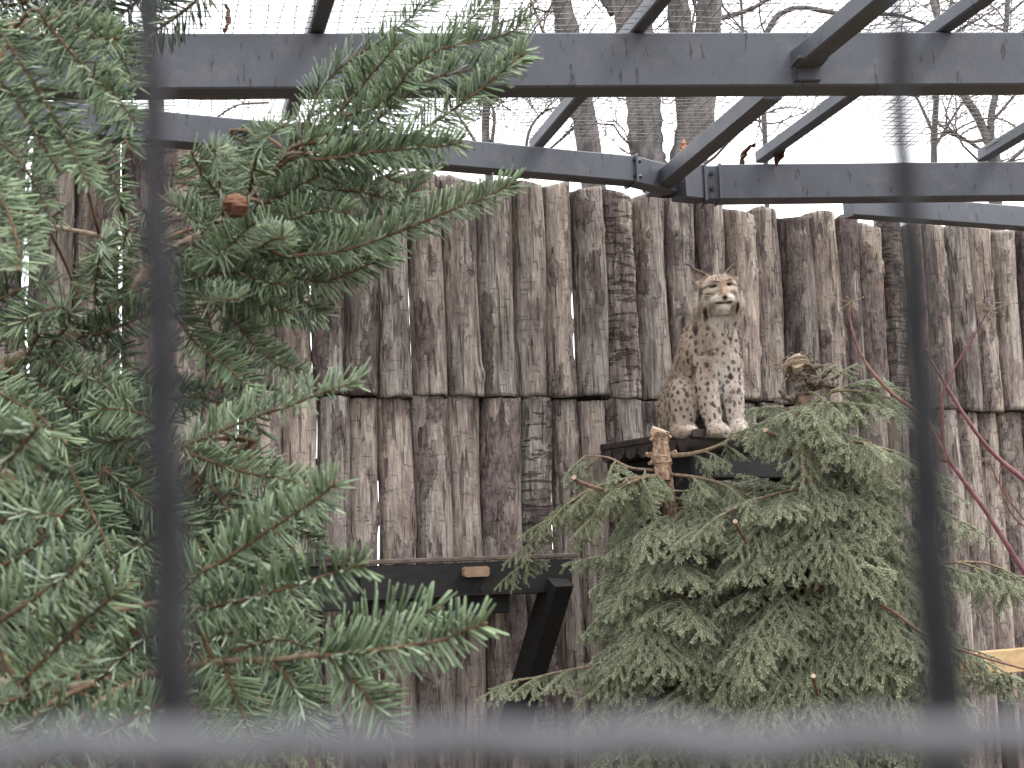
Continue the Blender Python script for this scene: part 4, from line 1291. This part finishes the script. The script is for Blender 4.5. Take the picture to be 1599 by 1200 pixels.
# ------------------------------------------------------------------ dry leaves caught on the frame
def dry_leaf(label, c, size, seed, mat='leaf', curl=1.0, group='dry leaves caught on the frame'):
    R = np.random.default_rng(seed)
    nu, nv_ = 9, 13
    v, f = [], []
    Rm = Matrix.Rotation(R.uniform(0, 6.28), 3, 'Z') @ Matrix.Rotation(R.uniform(-1.2, 1.2), 3, 'X') @ Matrix.Rotation(R.uniform(-0.8, 0.8), 3, 'Y')
    for j in range(nv_):
        s = j / (nv_ - 1)
        w = (math.sin(math.pi * min(1, s * 0.93 + 0.05)) ** 0.8) * 0.42 * (1 + 0.25 * math.sin(j * 2.6))
        for i in range(nu):
            t = (i / (nu - 1) - 0.5) * 2
            a = t * 1.3 * curl
            x = math.sin(a) / max(0.3, 1.3 * curl) * w; z = (1 - math.cos(a)) * w * 0.7 + 0.05 * math.sin(j * 1.3 + i)
            th = s * 1.6 * curl
            y = math.sin(th) / max(0.4, curl * 1.2); z2 = z + (1 - math.cos(th)) / max(0.4, curl * 1.2)
            v.append(Rm @ Vector((x * size, (y - 0.4) * size, z2 * size)))
    for j in range(nv_ - 1):
        for i in range(nu - 1): f.append((j * nu + i, j * nu + i + 1, (j + 1) * nu + i + 1, (j + 1) * nu + i))
    v = np.array([tuple(q) for q in v])
    lo = v[:, 2].min()
    v = v - [0, 0, lo]
    base = len(v)
    v2 = np.concatenate([v, v + [0.0006, 0.0006, 0.001]])
    f2 = f + [tuple(k + base for k in q)[::-1] for q in f]
    mb = MB(); mb.add(v2, f2)
    st = np.array([v[nu // 2], v[nu // 2] + [0.004, -0.008, 0.006], v[nu // 2] + [0.006, -0.02, 0.016]]) ; mb.tube(st, [0.0015, 0.0012, 0.001], 4)
    o = mb.build('dry_leaf', MAT[mat], origin=None)
    o.location = c
    return tag(o, label, 'leaf', group)
ztop = ZB + HF / 2
def on_beam(px, a, b, z):
    """point above a beam axis at a pixel column"""
    best = min((abs((np.dot((a + (b - a) * t) - EYE, CR) / np.dot((a + (b - a) * t) - EYE, _f)) * F_PX + CXP - px), t) for t in np.linspace(0, 1, 801))
    p = a + (b - a) * best[1]
    return np.array([p[0], p[1], z])
dry_leaf('upright brown dry leaf alone on the front beam beside the fir', on_beam(366, fa2, fb2, ztop) - [0, 0.05, 0], 0.09, 5, curl=1.0)
dry_leaf('tall curled brown dry leaf standing on the far right beam', on_beam(1153, ra, rb2, ZB - 0.02 + 0.0875), 0.11, 12, curl=1.5)
dry_leaf('crumpled brown dry leaf lying on the far right beam under the rafter', on_beam(1216, ra, rb2, ZB - 0.02 + 0.0875) - [0, 0.06, 0.02], 0.12, 13, curl=1.3)
dry_leaf('brown dry leaf caught where the last rafter crosses the front beam', on_beam(1478, fa2, fb2, ztop + 0.05), 0.09, 14, curl=1.0)
dry_leaf('orange dry leaf propped against the diagonal brace by the corner post', on_z(1068, 246, ZB + 0.05), 0.075, 15, 'leaf_orange', curl=0.7)

# ------------------------------------------------------------------ lynx
LD = 6.42
lo_ = plat(0, 0, ZD)
_d = ray(1101, 686); kk = (ZD - EYE[2]) / _d[2]
LB_ = EYE + _d * kk
LB_ = P(1101, 686, 6.42); LB_[2] = ZD
LU = unit(np.array([CR[0], CR[1], 0])); LWv = np.array([LU[1], -LU[0], 0])   # right, toward camera
SCL = 6.42 / F_PX * 345

def lw(q):
    q = np.atleast_2d(q) * SCL
    return LB_ + q[:, :1] * LU + q[:, 2:3] * LWv + q[:, 1:2] * UP      # q = (u right, v up, w toward camera)

def sd_cone(p, a, b, r1, r2):
    a, b = np.asarray(a), np.asarray(b)
    ba = b - a
    h = np.clip(((p - a) @ ba) / (ba @ ba), 0, 1)
    return np.linalg.norm(p - a - h[:, None] * ba, axis=1) - (r1 + (r2 - r1) * h)
def sd_ell(p, c, r, rot=0.0):
    q = p - np.asarray(c)
    if rot:
        cs, sn = math.cos(rot), math.sin(rot)
        q = np.stack([q[:, 0] * cs + q[:, 1] * sn, -q[:, 0] * sn + q[:, 1] * cs, q[:, 2]], 1)
    r = np.asarray(r)
    k0 = np.linalg.norm(q / r, axis=1); k1 = np.linalg.norm(q / (r * r), axis=1)
    return k0 * (k0 - 1) / (k1 + 1e-9)
def smin(a, b, k):
    h = np.clip(0.5 + 0.5 * (b - a) / k, 0, 1)
    return b * (1 - h) + a * h - k * h * (1 - h)

HC = np.array([0.078, 0.650, 0.135])
def lynx_sdf(p):
    d = sd_cone(p, (-0.050, 0.160, -0.20), (0.032, 0.41, -0.03), 0.139, 0.120)
    d = smin(d, sd_cone(p, (0.03, 0.44, -0.01), (0.06, 0.55, 0.055), 0.112, 0.088), 0.05)
    d = smin(d, sd_ell(p, (0.082, 0.42, 0.045), (0.098, 0.14, 0.085)), 0.05)
    d = smin(d, sd_ell(p, (0.07, 0.30, 0.02), (0.085, 0.10, 0.08)), 0.05)
    # head
    h = sd_ell(p, HC, (0.086, 0.080, 0.092), 0.06)
    h = smin(h, sd_ell(p, (0.014, 0.612, 0.12), (0.046, 0.068, 0.048), -0.2), 0.03)
    h = smin(h, sd_ell(p, (0.146, 0.618, 0.12), (0.038, 0.066, 0.048), 0.25), 0.03)
    h = smin(h, sd_cone(p, (0.012, 0.585, 0.11), (0.004, 0.530, 0.105), 0.036, 0.012), 0.02)
    h = smin(h, sd_cone(p, (0.150, 0.590, 0.11), (0.158, 0.536, 0.105), 0.034, 0.012), 0.02)
    h = smin(h, sd_ell(p, (0.063, 0.598, 0.205), (0.030, 0.024, 0.034)), 0.02)
    h = smin(h, sd_ell(p, (0.106, 0.600, 0.205), (0.030, 0.024, 0.034)), 0.02)
    h = smin(h, sd_ell(p, (0.083, 0.572, 0.195), (0.034, 0.020, 0.030)), 0.014)
    h = smin(h, sd_cone(p, (0.079, 0.675, 0.205), (0.0845, 0.622, 0.240), 0.024, 0.015), 0.022)
    h = smin(h, sd_cone(p, (0.040, 0.684, 0.205), (0.062, 0.676, 0.215), 0.014, 0.014), 0.018)
    h = smin(h, sd_cone(p, (0.118, 0.692, 0.205), (0.096, 0.680, 0.215), 0.014, 0.014), 0.018)
    # eye sockets
    for e in ((0.0405, 0.663, 0.226), (0.1145, 0.6695, 0.226)):
        h = -smin(-h, sd_ell(p, e, (0.017, 0.009, 0.016), 0.1), 0.008)
    # mouth line
    h = -smin(-h, sd_cone(p, (0.052, 0.583, 0.236), (0.084, 0.588, 0.243), 0.0035, 0.0035), 0.006)
    h = -smin(-h, sd_cone(p, (0.084, 0.588, 0.243), (0.118, 0.588, 0.236), 0.0035, 0.0035), 0.006)
    d = smin(d, h, 0.04)
    # ears: hollowed cones
    for b0, b1, sgn in (((0.008, 0.708, 0.125), (-0.037, 0.772, 0.115), 1), ((0.134, 0.718, 0.125), (0.163, 0.792, 0.115), 1)):
        e = sd_cone(p, b0, b1, 0.037, 0.005)
        b0, b1 = np.array(b0), np.array(b1)
        hol = sd_cone(p, b0 + [0, 0, 0.028], b1 + [0, -0.010, 0.016], 0.032, 0.003)
        e = np.maximum(e, -hol)
        e = np.maximum(e, np.abs(p[:, 2] - 0.118) - 0.026)
        d = smin(d, e, 0.010)
    # front legs
    g = sd_cone(p, (0.02, 0.34, 0.06), (0.008, 0.22, 0.085), 0.072, 0.054)
    g = smin(g, sd_cone(p, (0.008, 0.22, 0.085), (0.022, 0.085, 0.115), 0.053, 0.041), 0.02)
    g = smin(g, sd_ell(p, (0.040, 0.030, 0.145), (0.050, 0.034, 0.058), -0.1), 0.025)
    for k in range(4):
        g = smin(g, sd_ell(p, (0.010 + 0.022 * k, 0.020, 0.188 - 0.008 * abs(k - 1.5)), (0.0125, 0.018, 0.02)), 0.006)
    d = smin(d, g, 0.018)
    g = sd_cone(p, (0.118, 0.34, 0.06), (0.122, 0.21, 0.08), 0.062, 0.050)
    g = smin(g, sd_cone(p, (0.122, 0.21, 0.08), (0.126, 0.085, 0.10), 0.049, 0.038), 0.02)
    g = smin(g, sd_ell(p, (0.130, 0.034, 0.125), (0.040, 0.034, 0.054)), 0.025)
    for k in range(4):
        g = smin(g, sd_ell(p, (0.102 + 0.019 * k, 0.022, 0.164 - 0.008 * abs(k - 1.5)), (0.0115, 0.018, 0.02)), 0.006)
    d = smin(d, g, 0.016)
    # hind legs
    g = sd_ell(p, (-0.097, 0.190, -0.02), (0.077, 0.120, 0.12))
    g = smin(g, sd_cone(p, (-0.092, 0.18, 0.03), (-0.108, 0.05, 0.03), 0.072, 0.052), 0.03)
    g = smin(g, sd_ell(p, (-0.092, 0.032, 0.085), (0.050, 0.034, 0.085)), 0.03)
    d = smin(d, g, 0.016)
    g = sd_ell(p, (0.10, 0.16, -0.10), (0.075, 0.12, 0.12))
    g = smin(g, sd_ell(p, (0.150, 0.05, 0.02), (0.040, 0.04, 0.09)), 0.04)
    d = smin(d, g, 0.02)
    d = smin(d, sd_cone(p, (-0.11, 0.10, -0.33), (-0.16, 0.05, -0.36), 0.035, 0.03), 0.03)
    return d

def surface_nets(fn, lo, hi, h):
    lo, hi = np.array(lo), np.array(hi)
    n = np.ceil((hi - lo) / h).astype(int) + 1
    ax = [lo[i] + h * np.arange(n[i]) for i in range(3)]
    val = np.empty(n, np.float32)
    Yg, Zg = np.meshgrid(ax[1], ax[2], indexing='ij')
    for i0 in range(n[0]):
        p = np.stack([np.full(Yg.size, ax[0][i0]), Yg.ravel(), Zg.ravel()], 1)
        val[i0] = fn(p).reshape(n[1], n[2])
    inside_ = val < 0
    c = n - 1
    cnt = np.zeros(c, np.int32); acc = np.zeros(tuple(c) + (3,))
    corners = [(i, j, k) for i in (0, 1) for j in (0, 1) for k in (0, 1)]
    def sl(a, o): return a[o[0]:o[0] + c[0], o[1]:o[1] + c[1], o[2]:o[2] + c[2]]
    for a in range(8):
        for b in range(a + 1, 8):
            A, B = np.array(corners[a]), np.array(corners[b])
            if np.abs(A - B).sum() != 1: continue
            va, vb = sl(val, A), sl(val, B)
            x = (va < 0) != (vb < 0)
            t = np.where(x, va / np.where(x, va - vb, 1), 0)
            acc += np.where(x[..., None], A + t[..., None] * (B - A), 0)
            cnt += x
    act = cnt > 0
    idx = -np.ones(c, np.int64); idx[act] = np.arange(act.sum())
    g = np.argwhere(act)
    V = lo + h * (g + acc[act] / cnt[act][:, None])
    faces = []
    for axi in range(3):
        o = [0, 0, 0]; o[axi] = 1
        e0 = inside_[:n[0] - o[0], :n[1] - o[1], :n[2] - o[2]]; e1 = inside_[o[0]:, o[1]:, o[2]:]
        x = np.argwhere(e0 != e1)
        b, cc_ = [(1, 2), (2, 0), (0, 1)][axi]
        x = x[(x[:, b] > 0) & (x[:, cc_] > 0) & (x[:, b] < c[b]) & (x[:, cc_] < c[cc_])]
        q = []
        for db, dc in ((-1, -1), (0, -1), (0, 0), (-1, 0)):
            y = x.copy(); y[:, b] += db; y[:, cc_] += dc
            q.append(idx[y[:, 0], y[:, 1], y[:, 2]])
        q = np.stack(q, 1)
        flip = ~inside_[x[:, 0], x[:, 1], x[:, 2]]
        q[flip] = q[flip][:, ::-1]
        faces.append(q)
    return V, np.concatenate(faces)

LVq, LFq = surface_nets(lynx_sdf, (-0.30, -0.02, -0.45), (0.26, 0.82, 0.28), 0.0048)
eps = 0.003
grad = np.stack([lynx_sdf(LVq + e) - lynx_sdf(LVq - e) for e in np.eye(3) * eps], 1)
LN = grad / (np.linalg.norm(grad, axis=1, keepdims=True) + 1e-9)

def sm(x, a, b): t = np.clip((x - a) / (b - a), 0, 1); return t * t * (3 - 2 * t)
def coat(p, nrm):
    u, v, w = p[:, 0], p[:, 1], p[:, 2]
    A = lambda r, g_, b: np.array(lin(r, g_, b)[:3])
    tan, grey, white, dark, brown = A(190, 169, 150), A(198, 184, 172), A(240, 233, 226), A(42, 33, 32), A(112, 88, 76)
    pale = np.clip(sm(u, -0.06, 0.10) * 0.75 + sm(w, -0.05, 0.1) * 0.25, 0, 1) * sm(0.62 - v, 0, 0.1)
    c = tan * (1 - pale[:, None]) + grey * pale[:, None]
    mot = fbm(p * 55, 3, 3)[:, None]
    c = c * (0.82 + 0.36 * mot)
    def lay(col, m): 
        nonlocal c
        m = np.clip(m, 0, 1)[:, None]; c = c * (1 - m) + col * m
    # pale inside of the legs, chest and belly
    lay(white, 0.6 * sm(u, 0.145, 0.165) * sm(0.30 - v, 0, 0.06) * sm(v, 0.0, 0.03))
    lay(white, 0.7 * np.exp(-((u - 0.072) / 0.020) ** 2) * sm(0.30 - v, 0, 0.05) * sm(v, 0.04, 0.09))
    lay(white, 0.55 * np.exp(-((u - 0.075) / 0.04) ** 2) * np.exp(-((v - 0.27) / 0.05) ** 2))
    lay(white, 0.7 * np.exp(-((u + 0.052) / 0.022) ** 2) * sm(0.17 - v, 0, 0.05))
    lay(white, 0.4 * np.exp(-((u - 0.085) / 0.06) ** 2 - ((v - 0.52) / 0.035) ** 2))
    lay(brown, 0.55 * np.exp(-((u - 0.005 - (0.42 - v) * 0.12) / 0.022) ** 2) * sm(v, 0.2, 0.3) * sm(0.52 - v, 0, 0.08) * (w > -0.05))
    # spots, scattered over body and legs
    Rs = np.random.default_rng(17)
    S_ = []
    tries = Rs.permutation(len(p))[:9000]
    for i in tries:
        if v[i] > 0.515 or nrm[i, 2] < -0.5: continue
        dmin = 0.030 if v[i] > 0.3 else 0.0225
        if all(np.sum((p[i] - q) ** 2) > dmin ** 2 for q in S_): S_.append(p[i])
        if len(S_) > 620: break
    spot = np.zeros(len(p))
    warp = np.stack([vnoise(p * 60, 51 + k) - 0.5 for k in range(3)], 1) * 0.016
    for q in S_:
        d2 = ((p + warp - q) * [1.0, Rs.uniform(0.5, 0.95), 1.0])
        jit = 0.0098 if q[1] < 0.3 else 0.0102
        rs = jit * Rs.uniform(0.5, 1.25) * (0.55 if q[1] < 0.07 else 1.0)
        near = np.abs(d2).max(1) < rs * 2
        s = np.zeros(len(p)); s[near] = 1 - sm(np.linalg.norm(d2[near], axis=1), rs * 0.62, rs * 1.15)
        spot = np.maximum(spot, s * (Rs.uniform(0.7, 0.95)))
    lay(dark, spot * (1.0 - 0.35 * sm(-u, 0.02, 0.16) * sm(v, 0.2, 0.4)))
    # shoulder and chest streaks
    st = fbm(np.stack([u * 30, v * 9, w * 20], 1), 21, 3)
    lay(brown, 0.38 * sm(st, 0.54, 0.70) * sm(v, 0.2, 0.34) * sm(0.56 - v, 0, 0.05))
    st2 = fbm(np.stack([u * 42, v * 16, w * 30], 1), 33, 3)
    lay(dark, 0.8 * sm(st2, 0.62, 0.68) * sm(v, 0.22, 0.32) * sm(0.54 - v, 0, 0.05) * sm(w, -0.1, 0.0))
    lay(dark, 0.7 * np.exp(-((u - 0.02) / 0.045) ** 2 - ((v - 0.388 + 0.3 * (u - 0.02) ** 2 - 0.28 * (u - 0.02)) / 0.006) ** 2) * (w > 0))
    # ------- face (markings in head coordinates)
    f = (v > 0.50) & (w > 0.03)
    fm = sm(v, 0.53, 0.56) * sm(w, 0.02, 0.08)
    nz = (fbm(np.stack([u * 150, v * 90, w * 60], 1), 91, 3) - 0.5)
    def blob(uc, vc, ru, rv, rot=0.0, soft=0.55, wmin=0.03):
        du, dv = u - uc, v - vc
        c_, s_ = math.cos(rot), math.sin(rot)
        d = np.sqrt(((du * c_ + dv * s_) / ru) ** 2 + ((-du * s_ + dv * c_) / rv) ** 2) + nz * 0.7
        return (1 - sm(d, 1 - soft, 1 + soft)) * (w > wmin)
    lay(A(190, 174, 158), fm * 0.85)
    lay(A(177, 155, 136), fm * sm(v, 0.672, 0.70) * (0.8 + nz))
    lay(A(164, 134, 112), 0.9 * blob(0.080, 0.665, 0.020, 0.045))
    lay(A(196, 168, 140), 0.9 * blob(0.084, 0.632, 0.020, 0.022))
    lay(A(150, 118, 94), 0.8 * blob(0.068, 0.632, 0.006, 0.016, -0.4)); lay(A(150, 118, 94), 0.8 * blob(0.100, 0.634, 0.006, 0.016, 0.4))
    # forehead stripes
    for (a0, b0_, a1, b1_) in ((0.050, 0.684, 0.060, 0.716), (0.066, 0.690, 0.072, 0.726), (0.084, 0.696, 0.083, 0.728), (0.098, 0.694, 0.094, 0.724), (0.112, 0.692, 0.104, 0.718), (0.036, 0.692, 0.046, 0.712), (0.124, 0.700, 0.116, 0.716)):
        lay(A(84, 60, 50), 0.9 * blob((a0 + a1) / 2, (b0_ + b1_) / 2, 0.0042, math.hypot(a1 - a0, b1_ - b0_) / 2, math.atan2(b1_ - b0_, a1 - a0) - math.pi / 2, 0.45))
    lay(dark, 0.85 * blob(0.050, 0.682, 0.020, 0.0048, -0.25)); lay(dark, 0.85 * blob(0.110, 0.688, 0.018, 0.0048, 0.3))
    # cheeks: pale band under the eye, brown patch below, dark line running out to the ruff
    for (ex, ey, sx, rt) in ((0.0405, 0.663, -1, 0.10), (0.1145, 0.6695, 1, 0.16)):
        lay(A(214, 204, 184), 0.9 * blob(ex + sx * 0.004, ey - 0.016, 0.024, 0.0075, rt))
        lay(A(92, 74, 60), 0.9 * blob(ex + sx * 0.026, ey - 0.040, 0.012, 0.015, sx * 0.5))
        lay(A(120, 98, 80), 0.7 * blob(ex + sx * 0.006, ey - 0.036, 0.015, 0.008, sx * 0.4))
        lay(dark, 0.95 * blob(ex + sx * 0.029, ey + 0.001, 0.018, 0.0050, -sx * 0.22))
        lay(A(76, 60, 52), 0.95 * blob(ex + sx * 0.050, ey - 0.020, 0.008, 0.034, sx * 0.12))
        lay(A(228, 216, 202), 0.85 * blob(ex + sx * 0.066, ey - 0.020, 0.007, 0.060, sx * 0.06))
        lay(A(232, 222, 208), 0.9 * blob(0.084 + sx * 0.028, 0.603, 0.024, 0.014, -sx * 0.2))
        lay(A(236, 228, 216), 0.9 * blob(0.084 + sx * 0.036, 0.619, 0.020, 0.0045, -sx * 0.6))
        for k in range(2):
            lay(A(120, 98, 86), 0.7 * blob(0.0845 + sx * 0.031, 0.599 + 0.007 * k, 0.016, 0.0020, -sx * 0.1))
        lay(dark, 1.0 * blob(ex, ey, 0.0165, 0.0066, rt, 0.25))
    lay(white, 0.95 * blob(0.084, 0.5655, 0.034, 0.0125))
    lay(A(60, 44, 42), 1.0 * blob(0.0850, 0.6055, 0.0125, 0.0085, 0, 0.3, 0.2))
    lay(dark, 0.9 * blob(0.0850, 0.594, 0.0030, 0.008, 0, 0.3, 0.2))
    lay(dark, 1.0 * blob(0.066, 0.5845, 0.024, 0.0056, -0.06, 0.3, 0.16)); lay(dark, 1.0 * blob(0.104, 0.586, 0.022, 0.0056, 0.12, 0.3, 0.16))
    # black beard stripes under the cheeks and mottled ruff
    lay(A(120, 104, 94), 0.7 * blob(-0.012, 0.575, 0.010, 0.035, -0.1)); lay(A(110, 96, 88), 0.7 * blob(0.030, 0.560, 0.008, 0.022, 0.1))
    lay(dark, 1.0 * blob(0.010, 0.552, 0.0105, 0.030, 0.12, 0.4, 0.0)); lay(dark, 1.0 * blob(0.154, 0.575, 0.0080, 0.024, -0.15, 0.4, 0.0))
    lay(A(130, 112, 100), 0.7 * blob(0.085, 0.545, 0.045, 0.0045, 0.05))
    # ears
    em = sm(v, 0.722, 0.735)
    for b0, b1 in (((0.008, 0.708), (-0.037, 0.772)), ((0.134, 0.718), (0.163, 0.792))):
        b0, b1 = np.array(b0), np.array(b1); ba = b1 - b0
        h_ = np.clip(((p[:, :2] - b0) @ ba) / (ba @ ba), 0, 1.2)
        dd_ = np.linalg.norm(p[:, :2] - b0 - h_[:, None] * ba, axis=1)
        on = (h_ > 0.1) & (dd_ < 0.04) & (v > 0.70)
        rd = dd_ / (0.037 * (1 - np.clip(h_, 0, 1)) + 0.006)
        lay(A(176, 150, 128), 0.9 * on * (h_ > 0.2))
        lay(A(72, 60, 54), 0.9 * on * sm(0.86 - rd, 0, 0.15) * (h_ > 0.15))
        lay(A(150, 136, 124), 0.8 * on * sm(0.5 - rd, 0, 0.2) * sm(0.62 - h_, 0, 0.2))
        lay(dark, 0.9 * on * sm(h_, 0.75, 1.0))
    return np.clip(c, 0, 1)

LC = coat(LVq, LN)
ML = Mat('lynx_coat', 0.9, 0.1)
cfn = ML.noise(ML.coord((1, 0.45, 1), False), 260, 3, 0.6)
cc_ = ML.attr('coat', 'Color')
ML.color(ML.mix(ML.rng(cfn, 0.3, 0.7, 0, 0.28), cc_, (0.10, 0.075, 0.06, 1)))
ML.bump(cfn, 0.35, 0.004)
ML.b.inputs['Sheen Weight'].default_value = 0.15
lynx = mesh_np('lynx', lw(LVq), LFq[:, ::-1], ML.m, {'coat': LC}, smooth=True)
tag(lynx, 'spotted tan lynx sitting upright on the shelf, facing the viewer with narrowed eyes', 'lynx')

# fur: short tapered hairs lying down the coat, longer on ruff, chest and thighs
Rh = np.random.default_rng(4)
q0_, q1_, q2_ = LVq[LFq[:, 0]], LVq[LFq[:, 1]], LVq[LFq[:, 2]]
ar = np.linalg.norm(np.cross(q1_ - q0_, q2_ - q0_), axis=1)
NH = 42000
pick = Rh.choice(len(LFq), NH, p=ar / ar.sum())
bw = Rh.dirichlet((1, 1, 1, 1), NH)
hp = np.einsum('nk,nkd->nd', bw, LVq[LFq[pick]]); hn = LN[LFq[pick, 0]]; hc = LC[LFq[pick, 0]]
face_ = (hp[:, 1] > 0.56) & (hp[:, 2] > 0.14)
keep = ~((hp[:, 1] > 0.565) & (hp[:, 2] > 0.165)) & ~((hp[:, 1] > 0.70) & (hp[:, 2] > 0.08))
hl = np.where(face_, 0.008, np.where((hp[:, 1] > 0.5), 0.017, np.where(hp[:, 1] < 0.09, 0.008, 0.012)))
hl = np.where(hp[:, 1] > 0.71, 0.008, hl) * Rh.uniform(0.6, 1.2, NH)
flow = np.array([0, -1.0, 0]) + np.where(face_[:, None], (hp - HC) * [8, 8, 0] + [0, 0.6, 0], 0)
flow = flow - hn * np.sum(flow * hn, 1, keepdims=True)
hd = hn * 0.55 + flow * 0.9 + Rh.normal(size=(NH, 3)) * 0.22
hd /= np.linalg.norm(hd, axis=1, keepdims=True)
sdv = np.cross(hd, hn + Rh.normal(size=(NH, 3)) * 0.4); sdv /= (np.linalg.norm(sdv, axis=1, keepdims=True) + 1e-9)
hw = np.where(face_, 0.0010, 0.0014)[:, None]
b1_ = hp - hn * 0.001
HV = np.stack([b1_ + sdv * hw, b1_ - sdv * hw, b1_ + hd * hl[:, None] * 0.55 + sdv * hw * 0.7 + hn * 0.0006, hp + hd * hl[:, None]], 1)[keep]
nk = len(HV)
HF_ = (np.arange(nk)[:, None, None] * 4 + np.array([(0, 1, 2), (1, 3, 2)])[None]).reshape(-1, 3)
hcol = np.repeat(np.clip(hc[keep] * Rh.uniform(0.75, 1.2, (nk, 1)), 0, 1), 4, 0)
MF = Mat('lynx_fur', 0.9, 0.1); MF.color(MF.attr('coat', 'Color'))
fur = mesh_np('fur', lw(HV.reshape(-1, 3)), HF_, MF.m, {'coat': hcol}, parent=lynx)
tag(fur, kind='stuff')
MAT['tuft'] = m_plain('ear_tuft', lin(40, 34, 32), lin(70, 60, 54), 60)
for ply in ([(-0.037, 0.772, 0.115), (-0.050, 0.784, 0.112), (-0.068, 0.793, 0.11)], [(0.163, 0.792, 0.115), (0.168, 0.808, 0.112), (0.163, 0.830, 0.11)]):
    mb = MB()
    for k in range(5):
        pp = np.array(ply) + np.concatenate([np.zeros((1, 3)), Rh.normal(size=(2, 3)) * [[0.002], [0.005]]])
        mb.tube(lw(curve(pp, 7)), np.linspace(0.003, 0.0007, 7), 4)
    mb.build('ear_tuft', MAT['tuft'], lynx)
MAT['eye'] = m_plain('amber_eye', lin(96, 76, 40), lin(124, 98, 54), 60, rough=0.15, bump=0)
MAT['pupil'] = m_plain('pupil', lin(16, 12, 10), lin(24, 18, 14), 60, rough=0.1, bump=0)
for ex, ey in ((0.0405, 0.6632), (0.1145, 0.6697)):
    for nm, rx, ry, rz, w0, mt in (('eye', 0.0095, 0.0030, 0.007, 0.2125, 'eye'), ('pupil', 0.0036, 0.0032, 0.0035, 0.2175, 'pupil')):
        v, f = [], []
        for j in range(9):
            ph = math.pi * j / 8
            for i in range(14):
                a = 2 * math.pi * i / 14
                v.append((ex + rx * math.sin(ph) * math.cos(a), ey + ry * math.sin(ph) * math.sin(a), w0 + rz * math.cos(ph)))
        for j in range(8):
            for i in range(14): f.append((j * 14 + i, j * 14 + (i + 1) % 14, (j + 1) * 14 + (i + 1) % 14, (j + 1) * 14 + i))
        mb = MB(); mb.add(lw(np.array(v)), f)
        if nm == 'eye': eyeo = mb.build('eye', MAT[mt], lynx, smooth=True)
        else:
            po = mb.build('pupil', MAT[mt], None, smooth=True); po.parent = eyeo
MAT['whisker'] = m_plain('whisker', lin(220, 214, 206), lin(236, 230, 224), 60, bump=0)
for sx in (-1, 1):
    for k in range(5):
        mb = MB()
        a0 = np.array([0.0845 + sx * 0.03, 0.596 + 0.004 * k, 0.222]); e = a0 + [sx * (0.055 + 0.006 * k), -0.014 + 0.006 * k, -0.01]
        mb.tube(lw(curve([a0, (a0 + e) / 2 + [0, 0.004, 0.006], e], 6)), np.linspace(0.0009, 0.0004, 6), 3)
        mb.build('whisker', MAT['whisker'], lynx)

# ------------------------------------------------------------------ welded wire fence right in front of the viewer
WD = 0.115
w0 = P(800, 1160, WD)
wire_f = thing('wire_fence', 'dark welded wire bars close before the viewer, thrown out of focus', 'fence', (w0[0], w0[1], 0))
def bar(xa, ya, xb, yb, ra_, rb_, mat, name, depth=WD):
    a, b = P(xa, ya, depth), P(xb, yb, depth)
    a, b = ext(a, b, -0.5, 1.5)
    mb = MB()
    pts = np.linspace(a, b, 60)
    k_ = np.arange(60) * 0.6
    pts = pts + np.stack([vnoise(np.stack([k_, k_ * 0, k_ * 0], 1), int(xa) % 90 + k) - 0.5 for k in range(3)], 1) * 0.0007
    t_ = np.clip((np.linspace(-0.5, 1.5, 60)), -0.3, 1.1)
    r = (ra_ + (rb_ - ra_) * t_) * depth / F_PX / 2
    mb.tube(pts, r * (1 + 0.10 * (vnoise(np.stack([k_, k_ * 0, k_ * 0], 1), 7) - 0.5)), 12)
    return mb.build(name, MAT[mat], wire_f, smooth=True)
bar(232, 0, 270, 1200, 36, 70, 'wire_dark', 'vertical_bar')
bar(1394, 0, 1478, 1200, 32, 74, 'wire_dark', 'vertical_bar')
bar(-935, 0, -935, 1200, 40, 52, 'wire_dark', 'vertical_bar')
bar(2560, 0, 2690, 1200, 40, 52, 'wire_dark', 'vertical_bar')
bar(0, 1174, 1599, 1154, 64, 64, 'wire_grey', 'horizontal_bar', WD * 0.65)
bar(0, -120, 1599, -146, 56, 56, 'wire_grey', 'horizontal_bar', WD * 0.65)
